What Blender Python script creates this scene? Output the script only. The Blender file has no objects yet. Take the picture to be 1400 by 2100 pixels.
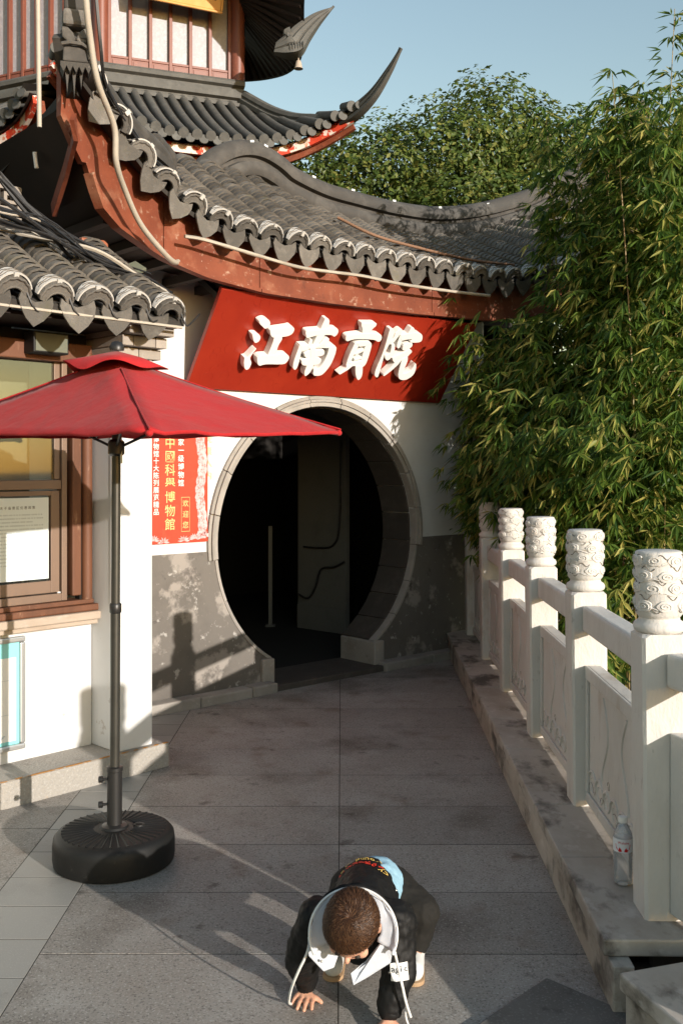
import bpy, bmesh, math, random
from mathutils import Vector, Matrix, noise
from mathutils.bvhtree import BVHTree
R = math.radians
random.seed(11)
S = bpy.context.scene
C = S.collection

# ------------------------------------------------------------------ camera
cam_d = bpy.data.cameras.new('camera')
cam = bpy.data.objects.new('camera', cam_d); C.objects.link(cam)
cam.location = (0, 0, 1.65); cam.rotation_euler = (R(90), 0, 0)
cam_d.sensor_fit = 'VERTICAL'; cam_d.sensor_height = 36; cam_d.sensor_width = 24
cam_d.lens = 35.0; cam_d.shift_y = -0.0452
cam_d.clip_start = 0.05; cam_d.clip_end = 2000
S.camera = cam

# ------------------------------------------------------------------ sky and sun
SUN_AZ, SUN_EL = 40.3, 12.6       # degrees right of straight behind the camera, above the horizon
to_sun = Vector((math.sin(R(SUN_AZ)) * math.cos(R(SUN_EL)), -math.cos(R(SUN_AZ)) * math.cos(R(SUN_EL)), math.sin(R(SUN_EL))))
W = bpy.data.worlds.new('World'); S.world = W; W.use_nodes = True
wn = W.node_tree
sky = wn.nodes.new('ShaderNodeTexSky'); sky.sky_type = 'NISHITA'; sky.sun_disc = False
sky.sun_elevation = R(SUN_EL); sky.sun_rotation = math.atan2(to_sun.x, to_sun.y)
sky.altitude = 0; sky.air_density = 1.45; sky.dust_density = 0.7; sky.ozone_density = 1.0
wn.nodes['Background'].inputs[1].default_value = 0.15
wn.links.new(sky.outputs[0], wn.nodes['Background'].inputs[0])
sun_d = bpy.data.lights.new('sun', 'SUN'); sun_d.energy = 4.0; sun_d.angle = R(0.55); sun_d.color = (1.0, 0.93, 0.85)
sun = bpy.data.objects.new('sun', sun_d); C.objects.link(sun)
sun.rotation_euler = (-to_sun).to_track_quat('-Z', 'Y').to_euler(); sun.location = (6, -6, 8)
S.view_settings.view_transform = 'Standard'; S.view_settings.look = 'None'
S.view_settings.exposure = 0.5; S.view_settings.gamma = 1.0; S.view_settings.use_curve_mapping = False
S.cycles.max_bounces = 6; S.cycles.diffuse_bounces = 2; S.cycles.transparent_max_bounces = 8; S.cycles.caustics_refractive = False; S.cycles.caustics_reflective = False

# ------------------------------------------------------------------ materials
def mat(name, base, layers=(), rough=.75, bump=None, rnd=0.0, metal=0.0, spec=.4, sheen=0.0, stretch=(1, 1, 1), trans=0.0, bump2=None, coat=0.0):
    """layers: (colour, noise scale, lo, hi, strength[, detail])"""
    m = bpy.data.materials.new(name); m.use_nodes = True
    nt = m.node_tree; N = nt.nodes; L = nt.links
    b = N['Principled BSDF']
    geo = N.new('ShaderNodeNewGeometry'); mp = N.new('ShaderNodeMapping'); mp.inputs['Scale'].default_value = stretch
    L.new(geo.outputs['Position'], mp.inputs['Vector'])
    rgb = N.new('ShaderNodeRGB'); rgb.outputs[0].default_value = (*base, 1)
    cur = rgb.outputs[0]
    for k, ly in enumerate(layers):
        col, sc, lo, hi, st = ly[:5]
        t = N.new('ShaderNodeTexNoise'); t.inputs['Scale'].default_value = sc; t.inputs['Detail'].default_value = ly[5] if len(ly) > 5 else 6
        t.inputs['Roughness'].default_value = .62
        off = N.new('ShaderNodeVectorMath'); off.operation = 'ADD'; off.inputs[1].default_value = (3.7 * k, 1.3 * k, 7.1 * k)
        L.new(mp.outputs[0], off.inputs[0]); L.new(off.outputs[0], t.inputs['Vector'])
        rp = N.new('ShaderNodeMapRange'); rp.inputs[1].default_value = lo; rp.inputs[2].default_value = hi; rp.inputs[4].default_value = st
        L.new(t.outputs[0], rp.inputs[0])
        mx = N.new('ShaderNodeMix'); mx.data_type = 'RGBA'; mx.inputs[7].default_value = (*col, 1)
        L.new(rp.outputs[0], mx.inputs[0]); L.new(cur, mx.inputs[6]); cur = mx.outputs[2]
    if rnd:
        oi = N.new('ShaderNodeObjectInfo'); mr = N.new('ShaderNodeMapRange'); mr.inputs[3].default_value = 1 - rnd; mr.inputs[4].default_value = 1 + rnd
        L.new(oi.outputs['Random'], mr.inputs[0])
        ml = N.new('ShaderNodeVectorMath'); ml.operation = 'SCALE'
        L.new(cur, ml.inputs[0]); L.new(mr.outputs[0], ml.inputs['Scale']); cur = ml.outputs[0]
    L.new(cur, b.inputs['Base Color'])
    b.inputs['Roughness'].default_value = rough; b.inputs['Metallic'].default_value = metal
    b.inputs['Specular IOR Level'].default_value = spec
    if sheen: b.inputs['Sheen Weight'].default_value = sheen
    if coat: b.inputs['Coat Weight'].default_value = coat
    if trans: b.inputs['Transmission Weight'].default_value = trans
    prev = None
    for bp in (bump, bump2):
        if not bp: continue
        t = N.new('ShaderNodeTexNoise'); t.inputs['Scale'].default_value = bp[0]; t.inputs['Detail'].default_value = 5
        L.new(mp.outputs[0], t.inputs['Vector'])
        bn = N.new('ShaderNodeBump'); bn.inputs['Strength'].default_value = bp[1]; bn.inputs['Distance'].default_value = bp[2]
        L.new(t.outputs[0], bn.inputs['Height'])
        if prev: L.new(prev, bn.inputs['Normal'])
        prev = bn.outputs[0]
    if prev: L.new(prev, b.inputs['Normal'])
    return m

def leaf_mat(name, c1, c2, c3, trans=.35):
    m = bpy.data.materials.new(name); m.use_nodes = True
    nt = m.node_tree; N = nt.nodes; L = nt.links; b = N['Principled BSDF']
    geo = N.new('ShaderNodeNewGeometry')
    rp = N.new('ShaderNodeValToRGB'); e = rp.color_ramp.elements
    e[0].color = (*c1, 1); e[0].position = .0; e[1].color = (*c3, 1); e[1].position = 1.0
    x = e.new(.72); x.color = (*c2, 1)
    L.new(geo.outputs['Random Per Island'], rp.inputs[0])
    L.new(rp.outputs[0], b.inputs['Base Color']); b.inputs['Roughness'].default_value = .45; b.inputs['Specular IOR Level'].default_value = .35
    tr = N.new('ShaderNodeBsdfTranslucent'); L.new(rp.outputs[0], tr.inputs[0])
    mx = N.new('ShaderNodeMixShader'); mx.inputs[0].default_value = trans
    L.new(b.outputs[0], mx.inputs[1]); L.new(tr.outputs[0], mx.inputs[2]); L.new(mx.outputs[0], N['Material Output'].inputs[0])
    return m

M = {}
M['paving'] = mat('granite_paving', (.295, .268, .236), [((.38, .36, .33), 2.2, .45, .7, .8), ((.12, .100, .080), 1.7, .52, .68, .75), ((.52, .50, .47), 110, .55, .66, .65, 3), ((.06, .052, .046), 135, .55, .65, .7, 3), ((.05, .042, .035), 9, .62, .72, .65), ((.15, .10, .065), 3.3, .58, .72, .6), ((.03, .025, .02), 24, .70, .75, .7)], rough=.62, bump=(220, .25, .004), rnd=.10, bump2=(18, .15, .006))
M['marble_paving'] = mat('pale_paving', (.30, .288, .262), [((.23, .22, .20), 4, .5, .7, .6), ((.14, .12, .10), 7, .63, .74, .6), ((.5, .48, .45), 180, .56, .7, .4, 2)], rough=.5, bump=(60, .15, .004), rnd=.10)
M['slabdark'] = mat('dark_granite', (.125, .117, .106), [((.19, .18, .165), 3, .45, .7, .7), ((.3, .29, .27), 110, .56, .66, .5, 3), ((.04, .035, .03), 12, .6, .7, .6)], rough=.7, bump=(120, .3, .004))
M['grout'] = mat('joint_grout', (.035, .030, .025), [((.07, .06, .05), 30, .5, .7, .5)], rough=.95)
M['soil'] = mat('soil', (.045, .035, .025), [((.02, .016, .012), 6, .4, .7, .8)], rough=.95, bump=(30, .6, .02))
M['plaster'] = mat('white_plaster', (.64, .635, .62), [((.55, .535, .51), 3, .48, .72, .6), ((.42, .385, .34), 7, .62, .78, .45), ((.45, .42, .38), 45, .66, .74, .4)], rough=.85, bump=(40, .12, .006), spec=.2)
M['kplaster'] = mat('kiosk_plaster', (.64, .635, .625), [((.56, .55, .53), 2.2, .48, .72, .6), ((.46, .42, .38), 5.5, .655, .665, .75), ((.40, .37, .33), 16, .64, .76, .4), ((.30, .27, .24), 60, .69, .74, .5)], rough=.85, bump=(30, .1, .006), spec=.2)
M['dado'] = mat('grey_render', (.155, .138, .120), [((.10, .088, .076), 2.5, .45, .7, .7), ((.36, .32, .28), 3.6, .55, .62, .75), ((.48, .45, .41), 13, .62, .68, .75), ((.06, .05, .045), 7, .62, .70, .7), ((.3, .26, .22), 40, .64, .7, .5)], rough=.85, bump=(25, .25, .008))
M['stone'] = mat('grey_stone', (.33, .30, .265), [((.22, .20, .17), 5, .45, .7, .7), ((.45, .42, .38), 22, .6, .72, .5), ((.12, .10, .085), 11, .64, .74, .5)], rough=.8, bump=(60, .3, .006), rnd=.12)
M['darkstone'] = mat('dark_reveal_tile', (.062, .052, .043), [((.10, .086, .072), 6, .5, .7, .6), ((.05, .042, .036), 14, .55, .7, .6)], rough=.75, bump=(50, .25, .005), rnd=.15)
M['kerb'] = mat('kerb_granite', (.36, .33, .29), [((.5, .47, .43), 90, .55, .68, .6, 3), ((.16, .14, .12), 5, .58, .72, .6), ((.45, .27, .10), 9, .66, .76, .5)], rough=.85, bump=(70, .7, .012))
M['marble'] = mat('white_marble', (.62, .59, .55), [((.49, .45, .40), 3.5, .46, .70, .7), ((.62, .60, .575), 9, .55, .75, .5), ((.36, .25, .16), 5, .60, .78, .6), ((.22, .18, .14), 26, .64, .74, .5), ((.16, .13, .10), 70, .68, .76, .5)], rough=.62, bump=(30, .35, .010), stretch=(1, 1, .45), bump2=(120, .25, .004))
M['plinth'] = mat('plinth_marble', (.46, .415, .365), [((.30, .25, .20), 3.5, .42, .66, .8), ((.055, .045, .036), 5.5, .50, .64, .9), ((.62, .58, .54), 14, .58, .7, .5), ((.26, .17, .10), 9, .66, .78, .5)], rough=.55, bump=(50, .2, .006), rnd=.08, stretch=(1, .6, 1))
M['dirt'] = mat('carved_groove_dirt', (.17, .145, .12), [((.07,.06,.05), 40, .45, .6, .8)], rough=.95)
M['tile'] = mat('grey_clay_tile', (.115, .104, .090), [((.185, .168, .146), 14, .5, .72, .7), ((.075, .066, .056), 9, .55, .72, .65), ((.32, .30, .27), 60, .64, .72, .55), ((.10, .095, .05), 5, .60, .72, .55)], rough=.88, bump=(90, .5, .006), rnd=.40)
M['tiledark'] = mat('tile_bed', (.035, .031, .027), [((.06, .055, .048), 20, .5, .7, .6)], rough=.95)
M['ridge'] = mat('ridge_mortar', (.066, .060, .053), [((.125, .114, .10), 4, .48, .68, .7), ((.040, .036, .032), 7, .52, .68, .7), ((.28, .26, .24), 45, .68, .75, .4)], rough=.8, bump=(30, .2, .006))
M['ttile'] = mat('tower_tile', (.095, .093, .085), [((.15, .148, .135), 6, .5, .7, .6), ((.06, .058, .053), 11, .55, .7, .5)], rough=.7, bump=(40, .15, .005), rnd=.12)
M['fascia'] = mat('peeling_red_fascia', (.225, .058, .025), [((.15, .034, .014), 2.6, .42, .62, .85), ((.34, .15, .085), 4.5, .54, .70, .7), ((.46, .31, .22), 15, .60, .70, .7), ((.075, .022, .012), 8, .60, .72, .7), ((.55, .45, .37), 42, .66, .72, .6)], rough=.7, bump=(35, .3, .006))
M['soffit'] = mat('shade_dark_soffit', (.016, .009, .006), [((.03, .015, .01), 6, .5, .7, .6)], rough=.8)  # shade under the eaves is put into this dark wood colour
M['shadewood'] = mat('shade_black_timber', (.010, .007, .005), [((.018, .011, .008), 5, .5, .7, .6)], rough=.85)  # timber taken down to near-black, the roof shade put into its colour
M['signred'] = mat('red_sign_board', (.27, .020, .008), [((.33, .030, .011), 3, .45, .7, .7), ((.27, .017, .007), 7, .62, .66, .5)], rough=.38, spec=.5, bump=(14, .05, .004))
M['letter'] = mat('white_letter_plastic', (.80, .785, .75), [((.70, .67, .62), 18, .62, .75, .4)], rough=.45)
M['fabric'] = mat('red_umbrella_fabric', (.42, .018, .020), [((.36, .014, .016), 5, .45, .7, .6), ((.47, .04, .05), 120, .5, .7, .3, 2)], rough=.8, sheen=.06, bump=(260, .12, .002), bump2=(5, .6, .03), spec=.2)
M['fabric_under'] = mat('umbrella_lining', (.20, .06, .045), rough=.9)
M['blackmetal'] = mat('black_painted_metal', (.018, .017, .016), rough=.4, spec=.5)
M['pole'] = mat('bronze_grey_pole', (.065, .062, .053), [((.04, .038, .032), 12, .5, .7, .5)], rough=.38, metal=.55)
M['blackplastic'] = mat('black_base_plastic', (.010, .0098, .0092), [((.022, .02, .019), 9, .55, .72, .6), ((.06, .054, .047), 26, .64, .74, .5)], rough=.55, spec=.3, bump=(120, .15, .003))
M['brownwood'] = mat('brown_weathered_wood', (.15, .060, .030), [((.09, .036, .018), 8, .45, .68, .7), ((.36, .22, .14), 26, .62, .72, .6), ((.6, .5, .42), 44, .70, .76, .6)], rough=.6, bump=(30, .3, .005), stretch=(1, 1, .25))
M['alu'] = mat('brown_aluminium', (.22, .148, .108), [((.18, .12, .088), 5, .5, .7, .5)], rough=.42, metal=.15)
M['sillstone'] = mat('sill_stone', (.42, .34, .27), [((.30, .22, .16), 7, .5, .7, .7), ((.6, .52, .45), 20, .6, .7, .5)], rough=.75, bump=(40, .3, .006), stretch=(.4, .4, 1))
M['paper'] = mat('notice_paper', (.72, .79, .80), rough=.5, spec=.5)
M['ink'] = mat('printed_ink', (.05, .055, .06), rough=.6)
M['inklight'] = mat('small_print', (.50, .56, .58), rough=.6)
M['green'] = mat('green_print', (.42, .68, .52), rough=.6)
M['teal'] = mat('teal_print', (.25, .62, .63), rough=.5)
M['white'] = mat('white_print', (.80, .80, .79), rough=.5)
M['silver'] = mat('aluminium_frame', (.55, .55, .54), rough=.35, metal=.7)
M['poster'] = mat('red_poster_print', (.62, .055, .022), [((.56, .042, .018), 6, .45, .7, .7), ((.68, .09, .04), 13, .6, .7, .4)], rough=.5)
M['pink'] = mat('pink_scale_print', (.74, .40, .40), [((.62, .17, .14), 70, .52, .56, .8, 1), ((.80, .52, .52), 22, .55, .6, .6, 1)], rough=.5)
M['gold'] = mat('gold_lettering', (.80, .52, .20), [((.88, .68, .38), 30, .5, .7, .6)], rough=.4)
M['goldplate'] = mat('gold_plaque', (.70, .36, .10), [((.78, .50, .18), 4, .45, .7, .7)], rough=.35, spec=.6)
M['inkblack'] = mat('black_lettering', (.02, .015, .012), rough=.5)
M['tred'] = mat('tower_red_wood', (.20, .062, .036), [((.145, .043, .025), 4, .5, .7, .6), ((.36, .15, .10), 14, .62, .72, .4)], rough=.45, spec=.5)
M['rafter'] = mat('painted_rafter', (.55, .05, .02), [((.75, .66, .60), 6.5, .50, .53, .95), ((.6, .24, .10), 11, .6, .64, .7)], rough=.7)
M['frost'] = mat('frosted_glass', (.36, .36, .39), [((.45, .45, .47), 16, .5, .62, .7), ((.5, .5, .53), 26, .58, .66, .5)], rough=.45, bump=(22, .35, .01))
M['conduit'] = mat('pale_conduit', (.43, .38, .31), [((.34, .29, .23), 9, .55, .72, .6)], rough=.55)
M['cable'] = mat('black_cable', (.025, .024, .024), [((.10, .09, .08), 30, .58, .7, .6)], rough=.45)
M['lamp'] = mat('white_tile_lamp', (.52, .50, .465), [((.5, .46, .41), 30, .6, .72, .5)], rough=.5)
M['brick'] = mat('grey_brick', (.34, .30, .26), [((.24, .21, .18), 12, .5, .7, .6), ((.45, .42, .38), 40, .6, .72, .5)], rough=.85, bump=(70, .4, .004), rnd=.15)
M['culm'] = mat('bamboo_culm', (.30, .20, .09), [((.16, .16, .05), 3, .45, .6, .8), ((.5, .36, .2), 20, .55, .7, .5)], rough=.5, stretch=(1, 1, .3))
M['bark'] = mat('tree_bark', (.09, .065, .045), [((.05, .035, .025), 12, .5, .7, .7)], rough=.9, bump=(20, .5, .02))
M['bamboo'] = leaf_mat('bamboo_leaf', (.028, .075, .013), (.150, .240, .036), (.60, .52, .15), .50)
M['vine'] = leaf_mat('vine_leaf', (.045, .085, .017), (.13, .18, .032), (.28, .27, .065), .38)
M['strand'] = leaf_mat('hair_strand', (.028, .011, .005), (.075, .033, .014), (.17, .085, .040), .12)
M['skin'] = mat('skin', (.62, .33, .22), [((.55, .25, .16), 30, .5, .7, .4)], rough=.55); M['skin'].node_tree.nodes['Principled BSDF'].inputs['Subsurface Weight'].default_value = .15; M['skin'].node_tree.nodes['Principled BSDF'].inputs['Subsurface Radius'].default_value = (.02, .008, .004)
M['hair'] = mat('dark_brown_hair', (.045, .019, .009), [((.085, .038, .016), 60, .5, .7, .6)], rough=.6, spec=.2)
M['jacket'] = mat('black_jacket', (.008, .0078, .0076), [((.013, .0125, .012), 12, .5, .7, .5)], rough=.6, bump=(300, .1, .001), spec=.22)
M['lining'] = mat('pale_hood_lining', (.50, .53, .58), [((.40, .45, .52), 18, .5, .7, .5)], rough=.85, bump=(60, .25, .004))
M['shirt'] = mat('light_blue_shirt', (.28, .47, .58), [((.22, .40, .52), 14, .5, .7, .5)], rough=.85, bump=(50, .2, .004))
M['pants'] = mat('olive_trousers', (.011, .0095, .007), [((.007, .006, .0045), 20, .5, .7, .6)], rough=.85, bump=(90, .3, .003))
M['shoe'] = mat('white_shoe', (.72, .71, .68), rough=.5)
M['gum'] = mat('gum_sole', (.42, .27, .15), rough=.7)
M['cord'] = mat('white_cord', (.74, .73, .70), rough=.8, bump=(400, .3, .001))
M['redtext'] = mat('red_print', (.65, .035, .015), rough=.6)
M['yellowtext'] = mat('yellow_thread', (.75, .50, .12), rough=.6)
M['labelred'] = mat('bottle_label_red', (.55, .008, .012), rough=.4)
M['interior'] = mat('dim_interior_wall', (.02, .017, .014), rough=.9)  # the hall's dimness is put into this near-black colour
M['partition'] = mat('grey_partition', (.17, .16, .14), [((.12, .115, .10), 5, .5, .7, .5)], rough=.7)
M['steel'] = mat('brushed_steel', (.5, .48, .45), rough=.3, metal=.9)
M['orange'] = mat('brown_floodlight', (.30, .095, .045), [((.2, .06, .03), 20, .5, .7, .6)], rough=.5)
M['khaki'] = mat('olive_panel', (.14, .15, .11), rough=.5)

def glass_mat(name, tint, rough=.02, mixw=.25):
    m = bpy.data.materials.new(name); m.use_nodes = True; nt = m.node_tree; N = nt.nodes; L = nt.links
    g = N.new('ShaderNodeBsdfGlossy'); g.inputs['Roughness'].default_value = rough
    t = N.new('ShaderNodeBsdfTransparent'); t.inputs[0].default_value = (*tint, 1)
    fr = N.new('ShaderNodeFresnel'); fr.inputs[0].default_value = 1.45
    ad = N.new('ShaderNodeMath'); ad.operation = 'ADD'; ad.inputs[1].default_value = mixw; L.new(fr.outputs[0], ad.inputs[0])
    mx = N.new('ShaderNodeMixShader'); L.new(ad.outputs[0], mx.inputs[0]); L.new(t.outputs[0], mx.inputs[1]); L.new(g.outputs[0], mx.inputs[2])
    L.new(mx.outputs[0], N['Material Output'].inputs[0]); return m
M['glass'] = glass_mat('window_glass', (.85, .86, .80), .04, .10)
M['pet'] = glass_mat('bottle_plastic', (.95, .96, .97), .12, .05)
_n = M['pet'].node_tree; _d = _n.nodes.new('ShaderNodeBsdfDiffuse'); _d.inputs[0].default_value = (.8, .82, .85, 1); _m = _n.nodes.new('ShaderNodeMixShader'); _m.inputs[0].default_value = .24
_o = _n.nodes['Material Output']; _s = _o.inputs[0].links[0].from_socket; _n.links.new(_s, _m.inputs[1]); _n.links.new(_d.outputs[0], _m.inputs[2]); _n.links.new(_m.outputs[0], _o.inputs[0])
M['roombeige'] = mat('kiosk_room_wall', (.27, .27, .225), [((.17, .175, .13), 2, .4, .6, .7), ((.2, .22, .12), 5, .55, .7, .6)], rough=.8)

# ------------------------------------------------------------------ mesh helpers
class MB:
    def __init__(s): s.v = []; s.f = []
    def add(s, vs, fs):
        o = len(s.v); s.v += [tuple(v) for v in vs]; s.f += [[i + o for i in f] for f in fs]; return s
    def box(s, x0, x1, y0, y1, z0, z1, mtx=None):
        vs = [Vector(p) for p in ((x0, y0, z0), (x1, y0, z0), (x1, y1, z0), (x0, y1, z0), (x0, y0, z1), (x1, y0, z1), (x1, y1, z1), (x0, y1, z1))]
        if mtx: vs = [mtx @ v for v in vs]
        return s.add(vs, [[3, 2, 1, 0], [4, 5, 6, 7], [0, 1, 5, 4], [1, 2, 6, 5], [2, 3, 7, 6], [3, 0, 4, 7]])
    def prism(s, pts, off):
        """n-gon pts (3D, facing the viewer) pushed back by off"""
        n = len(pts); off = Vector(off); a = [Vector(p) for p in pts]
        nr = Vector((0, 0, 0))
        for i in range(n): nr += a[i].cross(a[(i + 1) % n])
        if nr.dot(off) > 0: a.reverse()
        return s.add(a + [p + off for p in a], [list(range(n)), list(range(2 * n - 1, n - 1, -1))] + [[(i + 1) % n, i, n + i, n + (i + 1) % n] for i in range(n)])
    def tube(s, path, r, n=8, cap=True):
        path = [Vector(p) for p in path]; k = len(path)
        rs = r if isinstance(r, (list, tuple)) else [r] * k
        prev = None; rings = []
        for i, p in enumerate(path):
            t = (path[min(i + 1, k - 1)] - path[max(i - 1, 0)]).normalized()
            if prev is None:
                prev = t.orthogonal().normalized()
            else:
                prev = (prev - t * prev.dot(t))
                prev = prev.normalized() if prev.length > 1e-6 else t.orthogonal().normalized()
            b = t.cross(prev)
            rings.append([p + (prev * math.cos(2 * math.pi * j / n) + b * math.sin(2 * math.pi * j / n)) * rs[i] for j in range(n)])
        vs = [v for g in rings for v in g]
        fs = [[i * n + j, i * n + (j + 1) % n, (i + 1) * n + (j + 1) % n, (i + 1) * n + j] for i in range(k - 1) for j in range(n)]
        if cap: fs += [list(range(n - 1, -1, -1)), [(k - 1) * n + j for j in range(n)]]
        return s.add(vs, fs)
    def lathe(s, prof, n=24, c=(0, 0, 0), mtx=None):
        vs = []; k = len(prof)
        for r, z in prof:
            for j in range(n):
                a = 2 * math.pi * j / n; vs.append(Vector((c[0] + r * math.cos(a), c[1] + r * math.sin(a), c[2] + z)))
        if mtx: vs = [mtx @ v for v in vs]
        fs = [[i * n + j, i * n + (j + 1) % n, (i + 1) * n + (j + 1) % n, (i + 1) * n + j] for i in range(k - 1) for j in range(n)]
        if prof[0][0] > 1e-5: fs.append(list(range(n - 1, -1, -1)))
        if prof[-1][0] > 1e-5: fs.append([(k - 1) * n + j for j in range(n)])
        return s.add(vs, fs)
    def sweep(s, path, prof, scale=None, up=Vector((0, 0, 1)), cap=True):
        """closed profile (side, up) along a path, kept upright"""
        path = [Vector(p) for p in path]; k = len(path); n = len(prof); vs = []
        for i, p in enumerate(path):
            t = (path[min(i + 1, k - 1)] - path[max(i - 1, 0)]).normalized()
            sd = t.cross(up).normalized(); u = sd.cross(t).normalized()
            sc = scale[i] if scale else 1
            vs += [p + sd * a * sc + u * b * sc for a, b in prof]
        fs = [[i * n + j, i * n + (j + 1) % n, (i + 1) * n + (j + 1) % n, (i + 1) * n + j] for i in range(k - 1) for j in range(n)]
        if cap: fs += [list(range(n - 1, -1, -1)), [(k - 1) * n + j for j in range(n)]]
        return s.add(vs, fs)
    def ball(s, c, r, seg=10, ring=7, mtx=None):
        r = r if isinstance(r, (tuple, list)) else (r, r, r); c = Vector(c)
        pr = [(math.sin(math.pi * i / ring), -math.cos(math.pi * i / ring)) for i in range(ring + 1)]
        vs = []
        for a, z in pr:
            for j in range(seg):
                t = 2 * math.pi * j / seg; q = Vector((a * math.cos(t) * r[0], a * math.sin(t) * r[1], z * r[2]))
                vs.append(c + (mtx @ q if mtx else q))
        fs = [[i * seg + j, i * seg + (j + 1) % seg, (i + 1) * seg + (j + 1) % seg, (i + 1) * seg + j] for i in range(ring) for j in range(seg)]
        return s.add(vs, fs)
    def mesh(s, name, smooth=0):
        me = bpy.data.meshes.new(name); me.from_pydata(s.v, [], s.f); me.validate(clean_customdata=False); me.update()
        if smooth:
            me.shade_smooth()
            if smooth < 180: me.set_sharp_from_angle(angle=R(smooth))
        return me
    def build(s, name, m, parent=None, smooth=0, bevel=0, seg=2):
        return link(name, s.mesh(name, smooth), m, parent, bevel, seg)

def link(name, me, m, parent=None, bevel=0, seg=2, mtx=None):
    if m and not me.materials: me.materials.append(M[m] if isinstance(m, str) else m)
    o = bpy.data.objects.new(name, me); C.objects.link(o)
    if parent is not None: o.parent = parent
    if mtx is not None: o.matrix_basis = mtx
    if bevel:
        b = o.modifiers.new('bevel', 'BEVEL'); b.width = bevel; b.segments = seg; b.limit_method = 'ANGLE'; b.angle_limit = R(35)
    return o
def tag(o, label=None, cat=None, group=None, kind=None):
    if label: o['label'] = label
    if cat: o['category'] = cat
    if group: o['group'] = group
    if kind: o['kind'] = kind
    return o
def thing(name, label, cat, loc=(0, 0, 0), rz=0, group=None):
    o = bpy.data.objects.new(name, None); C.objects.link(o); o.empty_display_size = .1
    o.location = loc; o.rotation_euler = (0, 0, rz)
    return tag(o, label, cat, group)
def frame(ox, oy, deg, oz=0): return Matrix.Translation((ox, oy, oz)) @ Matrix.Rotation(R(deg), 4, 'Z')
def fthing(name, label, cat, fm, group=None):
    o = thing(name, label, cat, group=group); o.matrix_basis = fm; return o
def pieces(name, me, mtxs, m, parent, fm, cap=300, seen=None):
    """alike pieces: the nearest 300 are objects of their own, the rest is one joined part"""
    cp = Vector((0, 0, 1.65)); me.materials.append(M[m])
    ms = sorted(mtxs, key=lambda q: (fm @ q.translation - cp).length)
    for q in ms[:cap]: link(name, me, None, parent, mtx=q)
    if len(ms) > cap:
        mb = MB(); pv = [v.co.copy() for v in me.vertices]; pf = [list(p.vertices) for p in me.polygons]
        for q in ms[cap:]: mb.add([q @ v for v in pv], pf)
        tag(mb.build(name, m, parent, smooth=40), kind='stuff')
def basis(o, x, y, z): return Matrix(((x[0], y[0], z[0], o[0]), (x[1], y[1], z[1], o[1]), (x[2], y[2], z[2], o[2]), (0, 0, 0, 1)))
def lerp(pts, x):
    if x <= pts[0][0]: return pts[0][1]
    for (a, b), (c, d) in zip(pts, pts[1:]):
        if x <= c:
            t = (x - a) / (c - a); return b + (d - b) * t
    return pts[-1][1]
def spline(pts, n):
    """Catmull-Rom through the points"""
    P = [Vector(p) for p in pts]; P = [P[0] * 2 - P[1]] + P + [P[-1] * 2 - P[-2]]; out = []
    for i in range(1, len(P) - 2):
        for k in range(n):
            t = k / n; a, b, c, d = P[i - 1], P[i], P[i + 1], P[i + 2]
            out.append(.5 * ((2 * b) + (c - a) * t + (2 * a - 5 * b + 4 * c - d) * t * t + (3 * b - a - 3 * c + d) * t ** 3))
    return out + [P[-2]]
_gl = {}
def glyph(ch, offs=0.0):
    if (ch, offs) not in _gl:
        cu = bpy.data.curves.new('g', 'FONT'); cu.body = ch; cu.size = 1; cu.resolution_u = 2; cu.offset = offs
        o = bpy.data.objects.new('g', cu); C.objects.link(o)
        dg = bpy.context.evaluated_depsgraph_get(); me = bpy.data.meshes.new_from_object(o.evaluated_get(dg))
        vs = [v.co.copy() for v in me.vertices]; fs = [list(p.vertices) for p in me.polygons]
        w = max((v.x for v in vs), default=.5)
        bpy.data.objects.remove(o); bpy.data.meshes.remove(me); bpy.data.curves.remove(cu)
        _gl[(ch, offs)] = (vs, fs, w)
    return _gl[(ch, offs)]
def put_text(mb, s, mtx, size, step=None, vertical=False, offs=0.0, center=True):
    """print glyphs on the local x-y plane of mtx"""
    x = 0; y = 0
    for ch in s:
        if ch == ' ': x += .35 * size; continue
        vs, fs, w = glyph(ch, offs)
        ox = -.5 * size if (vertical or center) else 0
        mb.add([mtx @ Vector((v.x * size + x + ox, v.y * size + y - (.38 * size if center else 0), 0)) for v in vs], fs)
        if vertical: y -= step or size * 1.08
        else: x += step or (w + .08) * size
    return mb

GM = frame(-.505, 7.37, 42)       # moon gate wall: x along it, y into it
KM = frame(-1.03, 5.43, 46)       # ticket kiosk
BM = frame(.968, 3.17, 88.85)     # balustrade: x along it, away from the camera
TM = frame(-3.38, 14.0, 20)       # tower, right face

# ================================================================== SETTING
mb = MB(); mb.add([(-400, -60, -.06), (400, -60, -.06), (400, 900, -.06), (-400, 900, -.06)], [[0, 1, 2, 3]])
tag(mb.build('ground', 'soil'), kind='structure')
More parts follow.
